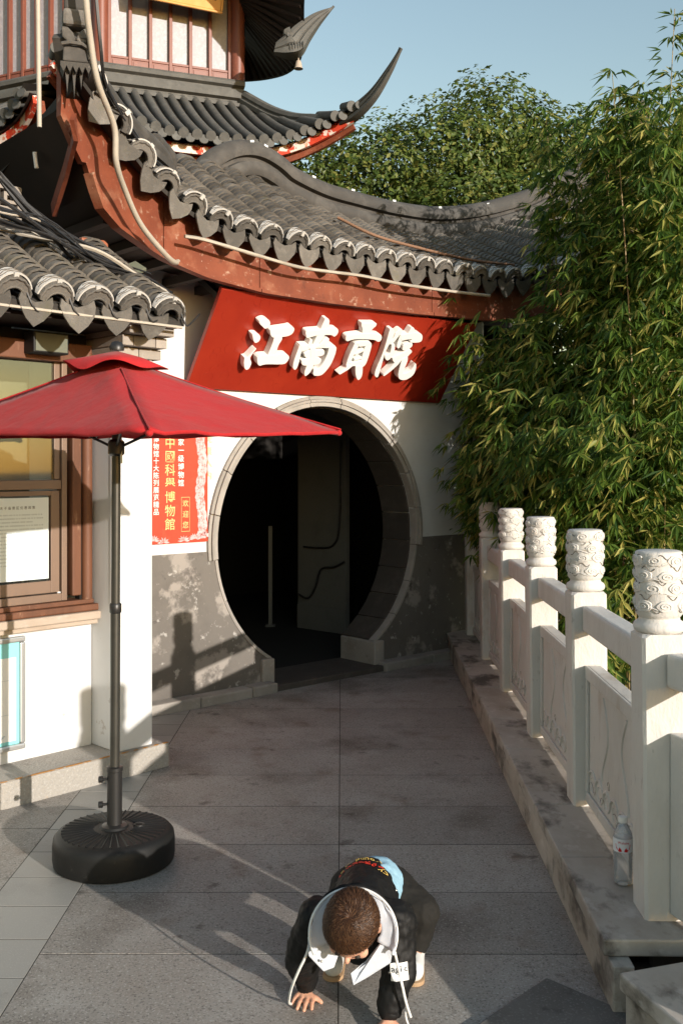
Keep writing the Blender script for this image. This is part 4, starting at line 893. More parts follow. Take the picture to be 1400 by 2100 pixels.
# dark eave frieze board with carved gold characters
tpart(MB().box(-.3, 2.4, -.16, -.10, 5.80, 6.55), 'frieze_board', 'shadewood')
t = MB(); put_text(t, '關壘風', basis((1.24, -.165, 6.10), (1, 0, 0), (0, 0, 1), (0, -1, 0)), .27, .35, offs=.004)
tpart(t, 'frieze_character', mat('dull_gold_paint', (.26, .075, .02), rough=.6))
tpart(MB().box(-.3, 2.6, -.20, -.10, 5.55, 5.79), 'frieze_beam', 'rafter')
# skirt roof: face slope, rows of half-round tiles, disc ends
ringp = [(.02, 0), (-.16, 0), (-.16, .05), (-.10, .075), (-.10, .10), (-.17, .12), (-.18, .19), (-.17, .24), (-.09, .26), (-.09, .285), (-.15, .31), (-.16, .36), (-.12, .40), (.02, .40)]
def skirt(base, x0, x1, hl, hr, length):
    EYt = lambda x: -2.0 - .45 * max(0, (x - (length - .1)) / 1.0) ** 2 * hr - .45 * max(0, (.1 - x) / 1.0) ** 2 * hl
    EZt = lambda x: 5.80 + .42 * max(0, (x - (length - .55)) / 1.4) ** 2 * hr + .55 * max(0, (.8 - x) / 1.4) ** 2 * hl
    def stop(x):
        if x > length and hr: return max(.12, 1 - (x - length) / .98)
        if x < 0 and hl: return max(.12, 1 + x / .98)
        return 1.0
    rf = Roof(lambda x: (EYt(x), EZt(x)), lambda x: (-.12, 6.92), .16, stop)
    a = MB(); vs = []; nx, nv = 30, 5
    for i in range(nx + 1):
        x = x0 + (x1 - x0) * i / nx
        for j in range(nv + 1): vs.append(rf.at(x, rf.stop(x) * j / nv) + Vector((0, 0, -.015)))
    tpart(a.add(vs, [[i * 6 + j, (i + 1) * 6 + j, (i + 1) * 6 + j + 1, i * 6 + j + 1] for i in range(nx) for j in range(nv)]), 'tile_bed', 'tiledark', base, smooth=40)
    n = int((x1 - x0) / .172)
    for i in range(n + 1):
        x = x0 + .03 + i * .172; vm = rf.stop(x)
        if x > x1: break
        r_ = tpart(MB().tube([rf.at(x, vm * k / 6) + Vector((0, 0, .01)) for k in range(7)], .058, 9), 'cover_row', 'ttile', base, smooth=60)
        e = rf.mtx(x, 0); d = MB().lathe([(.0, -.012), (.066, -.012), (.069, 0), (.066, .02), (0, .02)], 14, mtx=e @ Matrix.Rotation(R(90), 4, 'X') @ Matrix.Translation((0, .0, .012)))
        d.build('disc_end', 'ttile', r_, smooth=40)
        q = rf.mtx(x + .086, 0)
        dd = MB().lathe([(0, -.01), (.06, -.01), (.06, .01), (0, .01)], 12, mtx=Matrix.Translation(q.translation + Vector((0, -.0, -.06))) @ Matrix.Rotation(R(80), 4, 'X'))
        dd.build('drip_disc', 'ttile', r_, smooth=40)
    # painted rafter band and fascia below the eave
    xs_ = [x0 + (x1 - x0) * i / 24 for i in range(25)]
    tpart(MB().sweep([(x, EYt(x) + .20, EZt(x) - .13) for x in xs_], [(-.03, -.07), (.03, -.07), (.03, .05), (-.03, .05)]), 'painted_board', 'rafter', base)
    tpart(MB().sweep([(x, EYt(x) + .33, EZt(x) - .19) for x in xs_], [(-.03, -.1), (.03, -.1), (.03, .1), (-.03, .1)]), 'eave_fascia', 'fascia', base)
    vs = []
    for x in xs_: vs += [(x, EYt(x) + .1, EZt(x) - .09), (x, -.1, 6.35)]
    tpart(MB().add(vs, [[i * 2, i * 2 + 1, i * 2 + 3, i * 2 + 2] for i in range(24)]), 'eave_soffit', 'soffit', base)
    return rf
skirt(None, -.80, 2.95, 1, 1, 1.97); skirt(TL, -.5, 3.3, 0, 1, 2.6)
tpart(MB().sweep([(-.12, -.10, 6.85), (2.02, -.10, 6.85)], [(-a_, b_) for a_, b_ in ringp]), 'skirt_ridge', 'ttile', smooth=40)
tpart(MB().sweep([(-.2, -.10, 6.85), (2.70, -.10, 6.85)], [(-a_, b_) for a_, b_ in ringp]), 'skirt_ridge', 'ttile', TL, smooth=40)
hipP = [(-.10, 0), (-.10, .07), (-.06, .09), (-.09, .11), (-.10, .17), (-.06, .20), (-.085, .23), (-.07, .28), (0, .30), (.07, .28), (.085, .23), (.06, .20), (.10, .17), (.09, .11), (.06, .09), (.10, .07), (.10, 0)]
def hip(c0, sg):
    pts = [(0, 6.86), (.7, 6.44), (1.3, 6.18), (1.9, 6.05), (2.4, 6.08), (2.8, 6.24), (3.1, 6.50), (3.3, 6.74)]
    P = spline([(c0 + sg * .383 * d, -.924 * d - .1, z) for d, z in pts], 5)
    sc_ = [.95 if i < 12 else max(.16, .95 - (i - 12) * .036) for i in range(len(P))]
    tpart(MB().sweep(P, hipP, sc_), 'hip_ridge', 'ttile', smooth=45)
    MB()
hip(1.97, 1)
P = spline([(.0, -.10, 6.86), (-.2, -.8, 6.44), (-.34, -1.4, 6.2), (-.48, -2.0, 6.1), (-.60, -2.5, 6.2)], 5)
tpart(MB().sweep(P, hipP), 'hip_ridge', 'ttile', smooth=45)
# gold plaque
pl = fthing('gold_plaque', 'gold plaque with black characters under the tower eave', 'plaque', TM @ Matrix.Translation((1.04, -.30, 8.30)) @ Matrix.Rotation(R(18), 4, 'X') @ Matrix.Rotation(R(2.5), 4, 'Y'))
MB().box(-.61, .61, -.03, .03, -.10, .60).build('board', 'goldplate', pl, bevel=.01)
for a_, b_, c_, d_ in ((-.64, .64, -.13, -.10), (-.64, -.61, -.10, .6), (.61, .64, -.10, .6)): MB().box(a_, b_, -.05, .03, c_, d_).build('rim', 'goldplate', pl, bevel=.01)
t = MB(); put_text(t, '運文開天', basis((-.42, -.0325, .14), (1, 0, 0), (0, 0, 1), (0, -1, 0)), .25, .28, offs=.012); t.build('character', 'inkblack', pl)
# upper eave seen from below, its upturned corner and wind bell
ue = [(2.261, 1.731, 7.955), (2.62, .766, 7.70), (2.70, -.313, 7.44), (2.66, -1.0, 7.46), (2.508, -1.552, 7.983), (2.475, -1.965, 8.303)]
mid = spline(ue, 5); inner = [Vector((1.7, .3, 8.9))] * len(mid)
a = MB(); k = len(mid)
a.add(mid + [p + Vector((0, 0, .14)) for p in mid] + [Vector((1.75, .25 + 1.2 * (1 - i / (k - 1)), 8.75 + .15 * i / (k - 1))) for i in range(k)],
      [[i, i + 1, k + i + 1, k + i] for i in range(k - 1)] + [[2 * k + i, 2 * k + i + 1, i + 1, i] for i in range(k - 1)])
tpart(a, 'upper_eave', 'shadewood')
for i in range(2, k - 1, 1):
    q = mid[i].lerp(Vector((1.75, .3, 8.8)), .75)
    tpart(MB().tube([mid[i].lerp(q, .04) + Vector((0, 0, -.01)), q], .03, 5), 'upper_rafter', 'soffit')
front = [mid[-1], Vector((1.0, -1.5, 9.4)), Vector((-1.2, -1.6, 9.5)), Vector((-1.2, .1, 9.62)), Vector((2.0, .1, 9.62))]
tpart(MB().add(front + [p + Vector((0, 0, .1)) for p in front], [[0, 1, 2, 3, 4], [9, 8, 7, 6, 5]]), 'upper_soffit', 'shadewood')
tip = spline([(2.20, -1.13, 7.32), (2.38, -1.19, 7.286), (2.556, -1.25, 7.33), (2.67, -1.29, 7.53), (2.79, -1.335, 7.72), (2.895, -1.374, 7.857), (2.985, -1.406, 7.965)], 5)
tsc = [.5 + .8 * math.sin(min(1, i / 7) * math.pi / 2) if i <= 10 else max(.10, 1.25 - (i - 10) * .062) for i in range(len(tip))]
tpart(MB().sweep(tip, hipP, tsc), 'corner_tip', 'ttile', smooth=45)
for k in range(6): tpart(MB().ball((2.37 + .034 * k, -1.31 - .0112 * k, 7.36 + .006 * k), (.013, .03, .06), 8, 5), 'tip_ornament', 'ttile', smooth=60)
bl = tag(MB().lathe([(.006, .15), (.012, .12), (.034, .105), (.045, .06), (.052, .02), (.064, 0), (.05, .004), (.0, .09)], 16).build('wind_bell', 'sillstone', smooth=50), 'small bronze wind bell hanging from the upper tower eave', 'bell')
bl.matrix_basis = TM @ Matrix.Translation((2.519, -1.236, 7.111)); MB().tube([(0, 0, .14), (0, 0, .22)], .004, 5).build('hanging_wire', 'blackmetal', bl)

# ================================================================== PARASOL
um = thing('parasol', 'red fabric parasol on a bronze pole with round black base', 'parasol', (-.948, 4.16, 0))
# ribbed base
a = MB().lathe([(.235, 0), (.246, .008), (.250, .03), (.250, .085), (.246, .112), (.232, .128), (.21, .134), (.10, .139), (.06, .142), (.055, .15), (.035, .15)], 64)
base = a.build('base', 'blackplastic', um, smooth=40)
t = Vector((0, 1, 0)); p0, p1 = Vector((.085, 0, .140)), Vector((.215, 0, .1335))
rib_me = MB().add([p0 - t * .0035, p1 - t * .006, p1 + t * .006, p0 + t * .0035, p0 + Vector((0, 0, .004)), p1 + Vector((0, 0, .005))], [[0, 1, 5, 4], [3, 4, 5, 2], [1, 2, 5]]).mesh('base_rib'); rib_me.materials.append(M['blackplastic'])
for k in range(40): link('base_rib', rib_me, None, base, mtx=Matrix.Rotation(2 * math.pi * k / 40, 4, 'Z'))
MB().lathe([(.0, .147), (.022, .147), (.024, .139)], 16, (.10, .02, 0)).build('filler_cap', 'blackplastic', base, smooth=40); MB().box(.085, .115, .017, .023, .147, .153).build('filler_cap', 'blackmetal', base, bevel=.002)
TI = Matrix.Rotation(R(.35), 4, 'Y') @ Matrix.Rotation(R(.3), 4, 'X')
def up_(mb, name, m, **k):
    o = mb.build(name, m, um, **k); o.matrix_basis = TI; return o
up_(MB().lathe([(.052, .14), (.052, .15), (.031, .156), (.031, .375), (.034, .378), (.034, .392), (.026, .396)], 24), 'pole_sleeve', 'blackmetal', smooth=40)
for z in (.24, .345): up_(MB().lathe([(.006, 0), (.006, .02), (.014, .02), (.014, .035), (.0, .036)], 10, mtx=Matrix.Translation((-.028, -.010, z)) @ Matrix.Rotation(R(-95), 4, 'Y')), 'clamp_knob', 'blackmetal', smooth=40)
up_(MB().lathe([(.0205, .38), (.0205, 1.04)], 20), 'lower_pole', 'pole', smooth=40); up_(MB().lathe([(.0185, 1.06), (.0185, 2.12)], 20), 'upper_pole', 'pole', smooth=40)
up_(MB().lathe([(.021, 1.035), (.0245, 1.04), (.0245, 1.072), (.021, 1.077)], 20), 'pole_joint', 'blackmetal', smooth=40)
# six-panel canopy
Z0, Z1 = 1.78, 2.105; A0 = R(-71); NC = 4
crn = [Vector((.312, -.90, Z0 - .005)), Vector((.935, -.16, Z0 + .02)), Vector((-.312, .90, Z0 + .015)), Vector((-.935, .16, Z0 + .015))]      # four-rib rectangular canopy
apex = Vector((0, 0, Z1)); canopy = []
for k in range(NC):
    a = MB(); P0, P1 = crn[k], crn[(k + 1) % NC]; n = 14; vs = []; vi = {}
    for i in range(n + 1):
        for j in range(i + 1):
            f = i / n; g = j / i if i else 0
            e = P0.lerp(P1, g); p = apex.lerp(e, f)
            sag = -.022 * f * (1 - f) * 4 * .5 - .010 * math.sin(math.pi * g) * f          # fabric hangs between the ribs
            inward = -.018 * math.sin(math.pi * g) * f * f
            mid_ = (P0 + P1) * .5; d = Vector((mid_.x, mid_.y, 0)).normalized()
            p = p + d * inward + Vector((0, 0, sag + (.010 * noise.noise(Vector((p.x * 5, p.y * 5, k))) + .005 * math.sin(g * 26 + 3 * f) * abs(g - .5) * 2) * f))
            vi[i, j] = len(vs); vs.append(p)
    fs = []
    for i in range(n):
        for j in range(i + 1):
            fs.append([vi[i, j], vi[i + 1, j], vi[i + 1, j + 1]])
            if j < i: fs.append([vi[i, j], vi[i + 1, j + 1], vi[i, j + 1]])
    hem = len(vs)
    for j in range(n + 1): vs.append(vs[vi[n, j]] + Vector((0, 0, -.012)))
    for j in range(n): fs.append([vi[n, j], hem + j, hem + j + 1, vi[n, j + 1]])
    o = up_(a.add(vs, fs), 'canopy_panel', 'fabric', smooth=60)
    s_ = o.modifiers.new('thickness', 'SOLIDIFY'); s_.thickness = .003; s_.offset = -1
for k in range(NC):
    up_(MB().tube([(0, 0, Z1 - .05), (crn[k].x * .5, crn[k].y * .5, (Z0 + Z1) / 2 - .035), (crn[k].x * .985, crn[k].y * .985, crn[k].z - .018)], .007, 6), 'rib', 'blackmetal')
    up_(MB().tube([(0, 0, 1.72), (crn[k].x * .45, crn[k].y * .45, (Z0 + Z1) / 2 - .03)], .006, 6), 'strut', 'blackmetal')
    up_(MB().ball((crn[k].x * .99, crn[k].y * .99, crn[k].z - .012), (.014, .014, .012), 8, 5), 'corner_pocket', 'fabric', smooth=60)
for k in range(NC): up_(MB().tube([apex.lerp(crn[k], t) + Vector((0, 0, .002 - .044 * t * (1 - t))) for t in [.18 + .82 * q / 10 for q in range(11)]], .0035, 5), 'seam', 'fabric', smooth=60)
up_(MB().lathe([(.022, 1.69), (.034, 1.70), (.034, 1.75), (.022, 1.76)], 16), 'runner', 'blackmetal', smooth=40)
a = MB(); n = 72; vs = [(0, 0, Z1 + .024)]
for ri, (f, dz) in enumerate(((.5, -.002), (1, -.046))):
    for j in range(n):
        q = 2 * math.pi * j / n; ph = ((q - A0) / (math.pi / 2)) % 1; hexr = .80 / math.cos((ph - .5) * math.pi / 3)
        r_ = .215 * f * hexr * 1.1; vs.append((r_ * math.cos(q), r_ * math.sin(q), Z1 + dz - (.0 if ri == 0 else .020 * math.cos(2 * math.pi * ph) * -1 * .6 + .010 * math.sin(q * 5))))
up_(a.add(vs, [[0, 1 + j, 1 + (j + 1) % n] for j in range(n)] + [[1 + j, 1 + n + j, 1 + n + (j + 1) % n, 1 + (j + 1) % n] for j in range(n)]), 'vent_cap', 'fabric', smooth=60).modifiers.new('t', 'SOLIDIFY').thickness = .003
up_(MB().lathe([(.03, Z1 + .025), (.032, Z1 + .04), (.02, Z1 + .06), (0, Z1 + .066)], 14), 'finial', 'blackmetal', smooth=50)
up_(MB().tube([(.02, -.01, 1.80), (.026, -.02, 1.66)], .005, 6), 'pull_chain', 'steel')

# ================================================================== BOTTLE
bo = thing('water_bottle', 'empty clear plastic water bottle with red and white label on the plinth', 'bottle', (.975, 3.455, .2), R(200))
prof = [(.0, .004), (.022, .0), (.030, .004), (.032, .012)]
for k in range(7): prof += [(.0325, .018 + k * .0115), (.0305, .0235 + k * .0115)]
prof += [(.0325, .102), (.0325, .165), (.030, .178), (.017, .205), (.0125, .212), (.0125, .217)]
MB().lathe(prof, 28).build('bottle_body', 'pet', bo, smooth=50)
MB().lathe([(.0330, .118), (.0330, .163)], 28).build('label_band', mat('bottle_label', (.74, .74, .77), rough=.35), bo, smooth=50)
MB().lathe([(.0155, .214), (.0158, .218), (.0158, .230), (.0145, .233), (0, .233)], 20).build('cap', 'letter', bo, smooth=40)
def wrapb(mb, name, m):
    for i, v in enumerate(mb.v): q = v[0] / .0333; mb.v[i] = (.0334 * math.sin(q) * 1.0, -.0334 * math.cos(q), v[1])
    o = mb.build(name, m, bo); o.rotation_euler = (0, 0, R(-215)); return o
t = MB(); put_text(t, 'Wahaha', Matrix.Translation((-.018, .148, 0)), .011, offs=.012, center=False); wrapb(t, 'label_writing', 'labelred')
for sg in (-1, 1):
    pts = [(sg * x, z, 0) for x, z in ((.004, .121), (.014, .1205), (.024, .130), (.028, .146), (.020, .141), (.010, .134), (.005, .128))]
    t = MB().add([Vector(p) for p in pts], [list(range(7))]); wrapb(t, 'label_leaf', 'labelred')

# ================================================================== PLANTS
def leaf_fan(vs, fs, p, d, rr, ln, wd, n):
    """a fan of lance leaves hanging from a twig end"""
    d = d.normalized(); sd = d.cross(Vector((0, 0, 1)))
    sd = sd.normalized() if sd.length > .05 else Vector((1, 0, 0)); up = sd.cross(d)
    for k in range(n):
        a = (k - (n - 1) / 2) * rr.uniform(.34, .62) + rr.uniform(-.15, .15); b = rr.uniform(-.75, .10)
        t = (d * math.cos(a) + sd * math.sin(a) + Vector((0, 0, b))).normalized()
        L_ = ln * rr.uniform(.65, 1.2); w_ = wd * rr.uniform(.8, 1.25)
        nrm = (up + sd * rr.uniform(-.8, .8) + d * rr.uniform(-.3, .3)); s2 = t.cross(nrm)
        s2 = s2.normalized() if s2.length > .05 else sd
        nz = s2.cross(t) * w_ * .35; o = len(vs); m_ = p + t * L_ * .38 + Vector((0, 0, -.015 * L_ * 4 * .3))
        vs += [p, m_ + s2 * w_ + nz, p + t * L_ + Vector((0, 0, -.12 * L_)), m_ - s2 * w_ + nz]
        fs += [[o, o + 1, o + 2], [o, o + 2, o + 3]]
lx = Vector((.669, -.743, 0)); ly = Vector((.743, .669, 0)); L0 = Vector((.60, 8.37, 0))
rr = random.Random(21)
spots = []
for k_, row in enumerate((.55, 1.05, 1.7)):
    for i in range(7):
        l_, q_ = .02 + i * .40 + (k_ % 2) * .2 + rr.uniform(-.08, .08), row + rr.uniform(-.1, .1); p_ = L0 + lx * l_ + ly * q_
        if p_.x / p_.y < .40: spots.append((l_, q_, k_))
spots = [q for q in spots if q[2] > 0 or q[0] > .58] + [(1.45, -.04, 3), (1.85, -.12, 3), (2.25, -.16, 3)]          # the last three are low and bushy
BG = 'bamboo plants of the thicket behind the balustrade'
clumps = []                        # drooping leaf clumps along the sunny front; low ones reach out over the balustrade
for q in range(190):
    cl_, cz = rr.uniform(.68, 2.5), rr.uniform(.35, 4.1)
    if cl_ < 1.3 and cz < 1.2: cz += 1.0
    if cl_ < 1.25 and cz > 2.6: cz -= 1.5
    clumps.append((cl_, rr.uniform(-.75 if cl_ > 1.5 and cz < 2.0 else -.28 if cl_ > 1.1 and cz < 2.2 else -.12, .3), cz))
cnt_ = {}
for bi, (l_, k_, row) in enumerate(spots):
    b0 = L0 + lx * l_ + ly * k_
    cnt_[row] = cnt_.get(row, -1) + 1
    pl_ = thing('bamboo_plant', '%s bamboo plant from the gate in the %s row of the thicket' % (ORD[cnt_[row]], ('front', 'middle', 'back', 'low bushy')[row]), 'bamboo', b0, group=BG)
    vs, fs = [], []
    H0 = 2.1 if row == 3 else 2.45 if l_ < .4 else 2.75 if l_ < .8 else 2.95 if l_ < 1.18 else 4.25
    for c in range(3):
        H = H0 * rr.uniform(.86, 1.06) + (.25 * row if l_ > 1 and row < 3 else 0)
        lean = (ly * rr.uniform(-.25, .35) + lx * rr.uniform(-.3, .3)); bx_ = Vector((rr.uniform(-.2, .2), rr.uniform(-.2, .2), 0))
        pts = [bx_ + lean * (t ** 2.2) * (H / 4) + Vector((0, 0, H * t - .25 * max(0, t - .8) * H * .5)) for t in [q / 9 for q in range(10)]]
        if c < 3: MB().tube(spline(pts, 2), [.0075 * (1 - .72 * q / 18) for q in range(19)], 6).build('culm', 'culm', pl_, smooth=60)
        nt = int((260, 300, 260, 420)[row] * H / 4)
        for q in range(nt):
            t_ = .04 if row < 3 and l_ > 1.1 else .42; t = t_ + (1 - t_) * rr.random() ** .9; i = min(8, int(t * 9)); p = pts[i].lerp(pts[i + 1], t * 9 - i)
            an = rr.uniform(0, 6.283); rad = rr.uniform(.06, .55 if l_ > .3 and row < 3 else .26 if row == 3 else .34) * (1.15 - .5 * t) + .03
            d = Vector((math.cos(an), math.sin(an), rr.uniform(-.2, .35)))
            # keep the front of the thicket just short of the sunlight that reaches the gate
            e = p + d * rad; along = (b0 + e - L0).dot(ly)
            if along < .02 and row < 3: e -= ly * (along - .02 - .10 * rr.random()) * .8
            leaf_fan(vs, fs, e, Vector((d.x, d.y, rr.uniform(-.55, .05))), rr, rr.choice((.085, .11, .13, .16)), rr.choice((.0085, .011, .0135)), rr.randint(3, 7))
        br = MB()
        for q in range(5):
            t = .2 + .75 * rr.random(); i = min(8, int(t * 9)); p = pts[i].lerp(pts[i + 1], t * 9 - i); an = rr.uniform(0, 6.283)
            br.tube([p, p + Vector((math.cos(an) * .14, math.sin(an) * .14, .12)), p + Vector((math.cos(an) * .34, math.sin(an) * .34, .10))], [.003, .0025, .0012], 4)
        tag(br.build('branch', 'culm', pl_), kind='stuff')
    if row == 0:
        for cl_, ck, cz in clumps:
            if abs(cl_ - l_) > .21 or cz > H0: continue
            droop = Vector((0, 0, -.35)) + lx * rr.uniform(-.3, .3) - ly * .5
            for q in range(rr.randint(14, 30)):
                e = lx * (cl_ - l_ + rr.gauss(0, .10)) + ly * (ck - k_ + rr.gauss(0, .06)) + Vector((0, 0, cz + rr.gauss(0, .15)))
                leaf_fan(vs, fs, e, droop + Vector((rr.uniform(-.4, .4), rr.uniform(-.4, .4), 0)), rr, rr.uniform(.11, .16), .0125, rr.randint(4, 7))
    a = MB(); a.add(vs, fs); a.build('foliage', 'bamboo', pl_)
# sparse tall shoots against the sky
for bi, (X, Y, H) in enumerate(((2.02, 6.75, 4.35), (2.28, 7.2, 5.0), (1.72, 7.5, 4.3), (2.62, 7.9, 4.9))):
    pl_ = thing('bamboo_shoot', ['tall thin bamboo shoot rising highest against the sky', 'bamboo shoot reaching the top right of the sky', 'bamboo shoot leaning before the vine tree', 'bamboo shoot behind the tallest one'][bi], 'bamboo', (X, Y, 0), group='tall bamboo shoots')
    pts = [Vector((.16 * (t ** 2) * (1 if bi % 2 else -1), .1 * t * t, H * t)) for t in [q / 9 for q in range(10)]]
    MB().tube(pts, [.010 * (1 - .75 * q / 9) for q in range(10)], 6).build('culm', 'culm', pl_, smooth=60)
    vs, fs = [], []
    for q in range(70):
        t = .55 + .45 * rr.random(); i = min(8, int(t * 9)); p = pts[i].lerp(pts[i + 1], t * 9 - i); an = rr.uniform(0, 6.283); rad = rr.uniform(.03, .26) * (1.3 - t)
        leaf_fan(vs, fs, p + Vector((math.cos(an) * rad, math.sin(an) * rad, rr.uniform(-.02, .1))), Vector((math.cos(an), math.sin(an), rr.uniform(-.3, .5))), rr, .12, .0085, rr.randint(3, 5))
    MB().add(vs, fs).build('foliage', 'bamboo', pl_)
# bare tan canes standing in the sunlight before the thicket
pl_ = thing('bamboo_canes', 'sunlit tan bamboo canes with few leaves standing in front of the thicket', 'bamboo', (1.98, 7.05, 0))
vs, fs = [], []
for q in range(9):
    x0, y0, H = rr.uniform(-.22, .22), rr.uniform(-.1, .25), rr.uniform(3.3, 4.5); dx, dy = rr.uniform(-.25, .28), rr.uniform(-.1, .2)
    pts = [Vector((x0 + dx * t ** 2, y0 + dy * t ** 2, H * t)) for t in [k / 9 for k in range(10)]]
    MB().tube(pts, [.0085 * (1 - .7 * k / 9) for k in range(10)], 6).build('culm', 'culm', pl_, smooth=60)
    for k in range(16):
        t = rr.uniform(.5, 1); i = min(8, int(t * 9)); p = pts[i].lerp(pts[i + 1], t * 9 - i); an = rr.uniform(0, 6.283)
        leaf_fan(vs, fs, p + Vector((math.cos(an) * .12, math.sin(an) * .12, rr.uniform(0, .1))), Vector((math.cos(an), math.sin(an), rr.uniform(-.2, .5))), rr, .12, .009, rr.randint(3, 5))
MB().add(vs, fs).build('foliage', 'bamboo', pl_)
# the hanging sprig in front of the white wall
pl_ = thing('bamboo_sprig', 'dark bamboo sprig hanging before the shaded white wall by the gate', 'bamboo', (1.12, 8.35, 0))
vs, fs = [], []; br = MB()
for x, y, z in ((.82, 8.25, 1.62), (.86, 8.25, 1.52), (.90, 8.28, 1.34), (.84, 8.22, 1.83), (.98, 8.2, 1.78), (.78, 8.2, 2.28), (.84, 8.2, 2.38), (.9, 8.2, 2.2), (1.0, 8.1, 2.3), (1.05, 8.1, 2.0)):
    p = Vector((x - 1.12, y - 8.35, z)); br.tube(spline([(.02, .0, z + .1), (p.x * .5, p.y * .5, z + .12), p], 4), .003, 4)
    for q in range(3): leaf_fan(vs, fs, p + Vector((rr.uniform(-.04, .04), rr.uniform(-.03, .03), rr.uniform(-.04, .04))), Vector((-.6, -.3, -.5)), rr, .11, .0085, 5)
br.tube([(.02, 0, 0), (.02, 0, 1.4), (.0, 0, 2.6)], [.009, .008, .004], 6); br.build('culm', 'culm', pl_); MB().add(vs, fs).build('foliage', 'bamboo', pl_)
# vine covered tree behind the gate roof
def leafy_tree(name, label, loc, blobs, n, size, seed, trunk):
    rr = random.Random(seed); t_ = thing(name, label, 'tree', loc); vs, fs = [], []
    wsum = [b[3] ** 2 for b in blobs]
    for i in range(n):
        b = rr.choices(blobs, wsum)[0]; u = Vector((rr.gauss(0, 1), rr.gauss(0, 1), rr.gauss(0, 1))).normalized()
        if noise.noise(Vector(b[:3]) * 3 + u * 3.1 * b[3]) < -.16 and rr.random() < .8: continue
        r_ = b[3] * (1 + .34 * noise.noise(u * 1.9 + Vector(b[:3])) + .16 * noise.noise(u * 5.5 + Vector(b[:3]))) * (1 - .42 * rr.random() ** 2.2)
        p = Vector(b[:3]) + Vector((u.x * r_, u.y * r_, u.z * r_ * b[4]))
        if p.z < .3: continue
        nrm = (u + Vector((rr.uniform(-.7, .7), rr.uniform(-.7, .7), rr.uniform(-.3, .8)))).normalized(); tx = nrm.orthogonal().normalized(); an = rr.uniform(0, 6.28)
        a_ = (tx * math.cos(an) + nrm.cross(tx) * math.sin(an)); c_ = nrm.cross(a_); s_ = size * rr.uniform(.5, 1.5); o = len(vs)
        vs += [p - a_ * s_, p + c_ * s_ * .55 + nrm * s_ * .12, p + a_ * s_, p - c_ * s_ * .55 + nrm * s_ * .12]; fs += [[o, o + 1, o + 2], [o, o + 2, o + 3]]
    MB().add(vs, fs).build('crown', 'vine', t_)
    MB().tube(trunk, [.22, .18, .10, .05][:len(trunk)], 8).build('trunk', 'bark', t_, smooth=60)
    for k in range(6):
        b = blobs[k % len(blobs)]; MB().tube([trunk[1], Vector(trunk[1]).lerp(Vector(b[:3]), .6) + Vector((0, 0, .2)), b[:3]], [.08, .05, .02], 6).build('limb', 'bark', t_, smooth=60)
leafy_tree('vine_tree', 'rounded tree thickly covered with vine leaves behind the gate roof', (1.9, 15.2, 0),
           [(-2.2, 0, 5.75, .95, .95), (-1.3, .1, 5.85, 1.15, .95), (-.3, 0, 6.0, 1.2, .95), (.40, 0, 6.6, .95, .95), (1.2, .1, 6.05, 1.1, .95), (2.1, .2, 5.8, 1.2, .95), (-1.6, 0, 4.7, 1.3, .9), (.3, -.3, 4.7, 1.6, .8), (1.9, 0, 4.7, 1.4, .9), (3.0, .3, 5.4, 1.2, .9)], 125000, .040, 5,
           [(0, .3, 0), (.05, .3, 2.4), (.0, .2, 4.2), (.1, .1, 5.4)])
leafy_tree('garden_tree', 'dark leafy tree filling the gap behind the bamboo', (5.0, 14.0, 0),
           [(-.8, 0, 4.2, 1.5, .9), (.6, .3, 4.6, 1.5, .9), (.0, .2, 5.4, 1.0, .8), (1.8, 0, 4.0, 1.5, .9), (0, -.3, 2.6, 1.7, .9)], 16000, .07, 6, [(0, 0, 0), (0, 0, 2), (.1, 0, 3.6), (.1, .1, 4.8)])

# ================================================================== CHILD
def blob(name, parts, voxel, m, parent, smooth_it=4, disp=None, extra=None):
    """tapered capsules (p0, r0, p1, r1) and ellipsoids (p, (rx,ry,rz), matrix) fused into one continuous skin"""
    a = MB()
    for q in parts:
        if len(q) == 4:
            p0, r0, p1, r1 = Vector(q[0]), q[1], Vector(q[2]), q[3]; L_ = (p1 - p0).length; k = max(2, int(L_ / (min(r0, r1) * .35)) + 1)
            for i in range(k + 1): t = i / k; a.ball(p0.lerp(p1, t), r0 + (r1 - r0) * t, 12, 8)
        else: a.ball(q[0], q[1], 24, 16, q[2])
    o = a.build(name, m, parent)
    r_ = o.modifiers.new('remesh', 'REMESH'); r_.mode = 'VOXEL'; r_.voxel_size = voxel; r_.use_smooth_shade = True
    s_ = o.modifiers.new('smooth', 'SMOOTH'); s_.factor = .5; s_.iterations = smooth_it
    if disp:
        tx = bpy.data.textures.new(name + '_folds', 'CLOUDS'); tx.noise_scale = disp[0]; tx.noise_depth = 2
        d_ = o.modifiers.new('folds', 'DISPLACE'); d_.texture = tx; d_.strength = disp[1]; d_.mid_level = .5; d_.texture_coords = 'LOCAL'
    dg = bpy.context.evaluated_depsgraph_get(); me = bpy.data.meshes.new_from_object(o.evaluated_get(dg)); o.modifiers.clear(); old = o.data; o.data = me; bpy.data.meshes.remove(old)
    me.shade_smooth(); return o
kid = thing('person', 'small child in a black hooded jacket crouching with hands on the pavement', 'person', (0, 0, 0))
HC = Vector((.028, 2.835, .345))
fwd = Vector((-.16, -.56, -.81)).normalized(); crown = Vector((-.06, -.80, .60)); crown = (crown - fwd * crown.dot(fwd)).normalized(); side = fwd.cross(crown)
HR = Matrix((side, fwd, crown)).transposed().to_3x3().to_4x4()      # head axes: x side, y face, z crown
def hd(x, y, z): return HC + side * x + fwd * y + crown * z
I4 = Matrix.Identity(4)
SL, EL, WL = Vector((-.070, 2.985, .285)), Vector((-.122, 3.035, .150)), Vector((-.108, 3.085, .036))
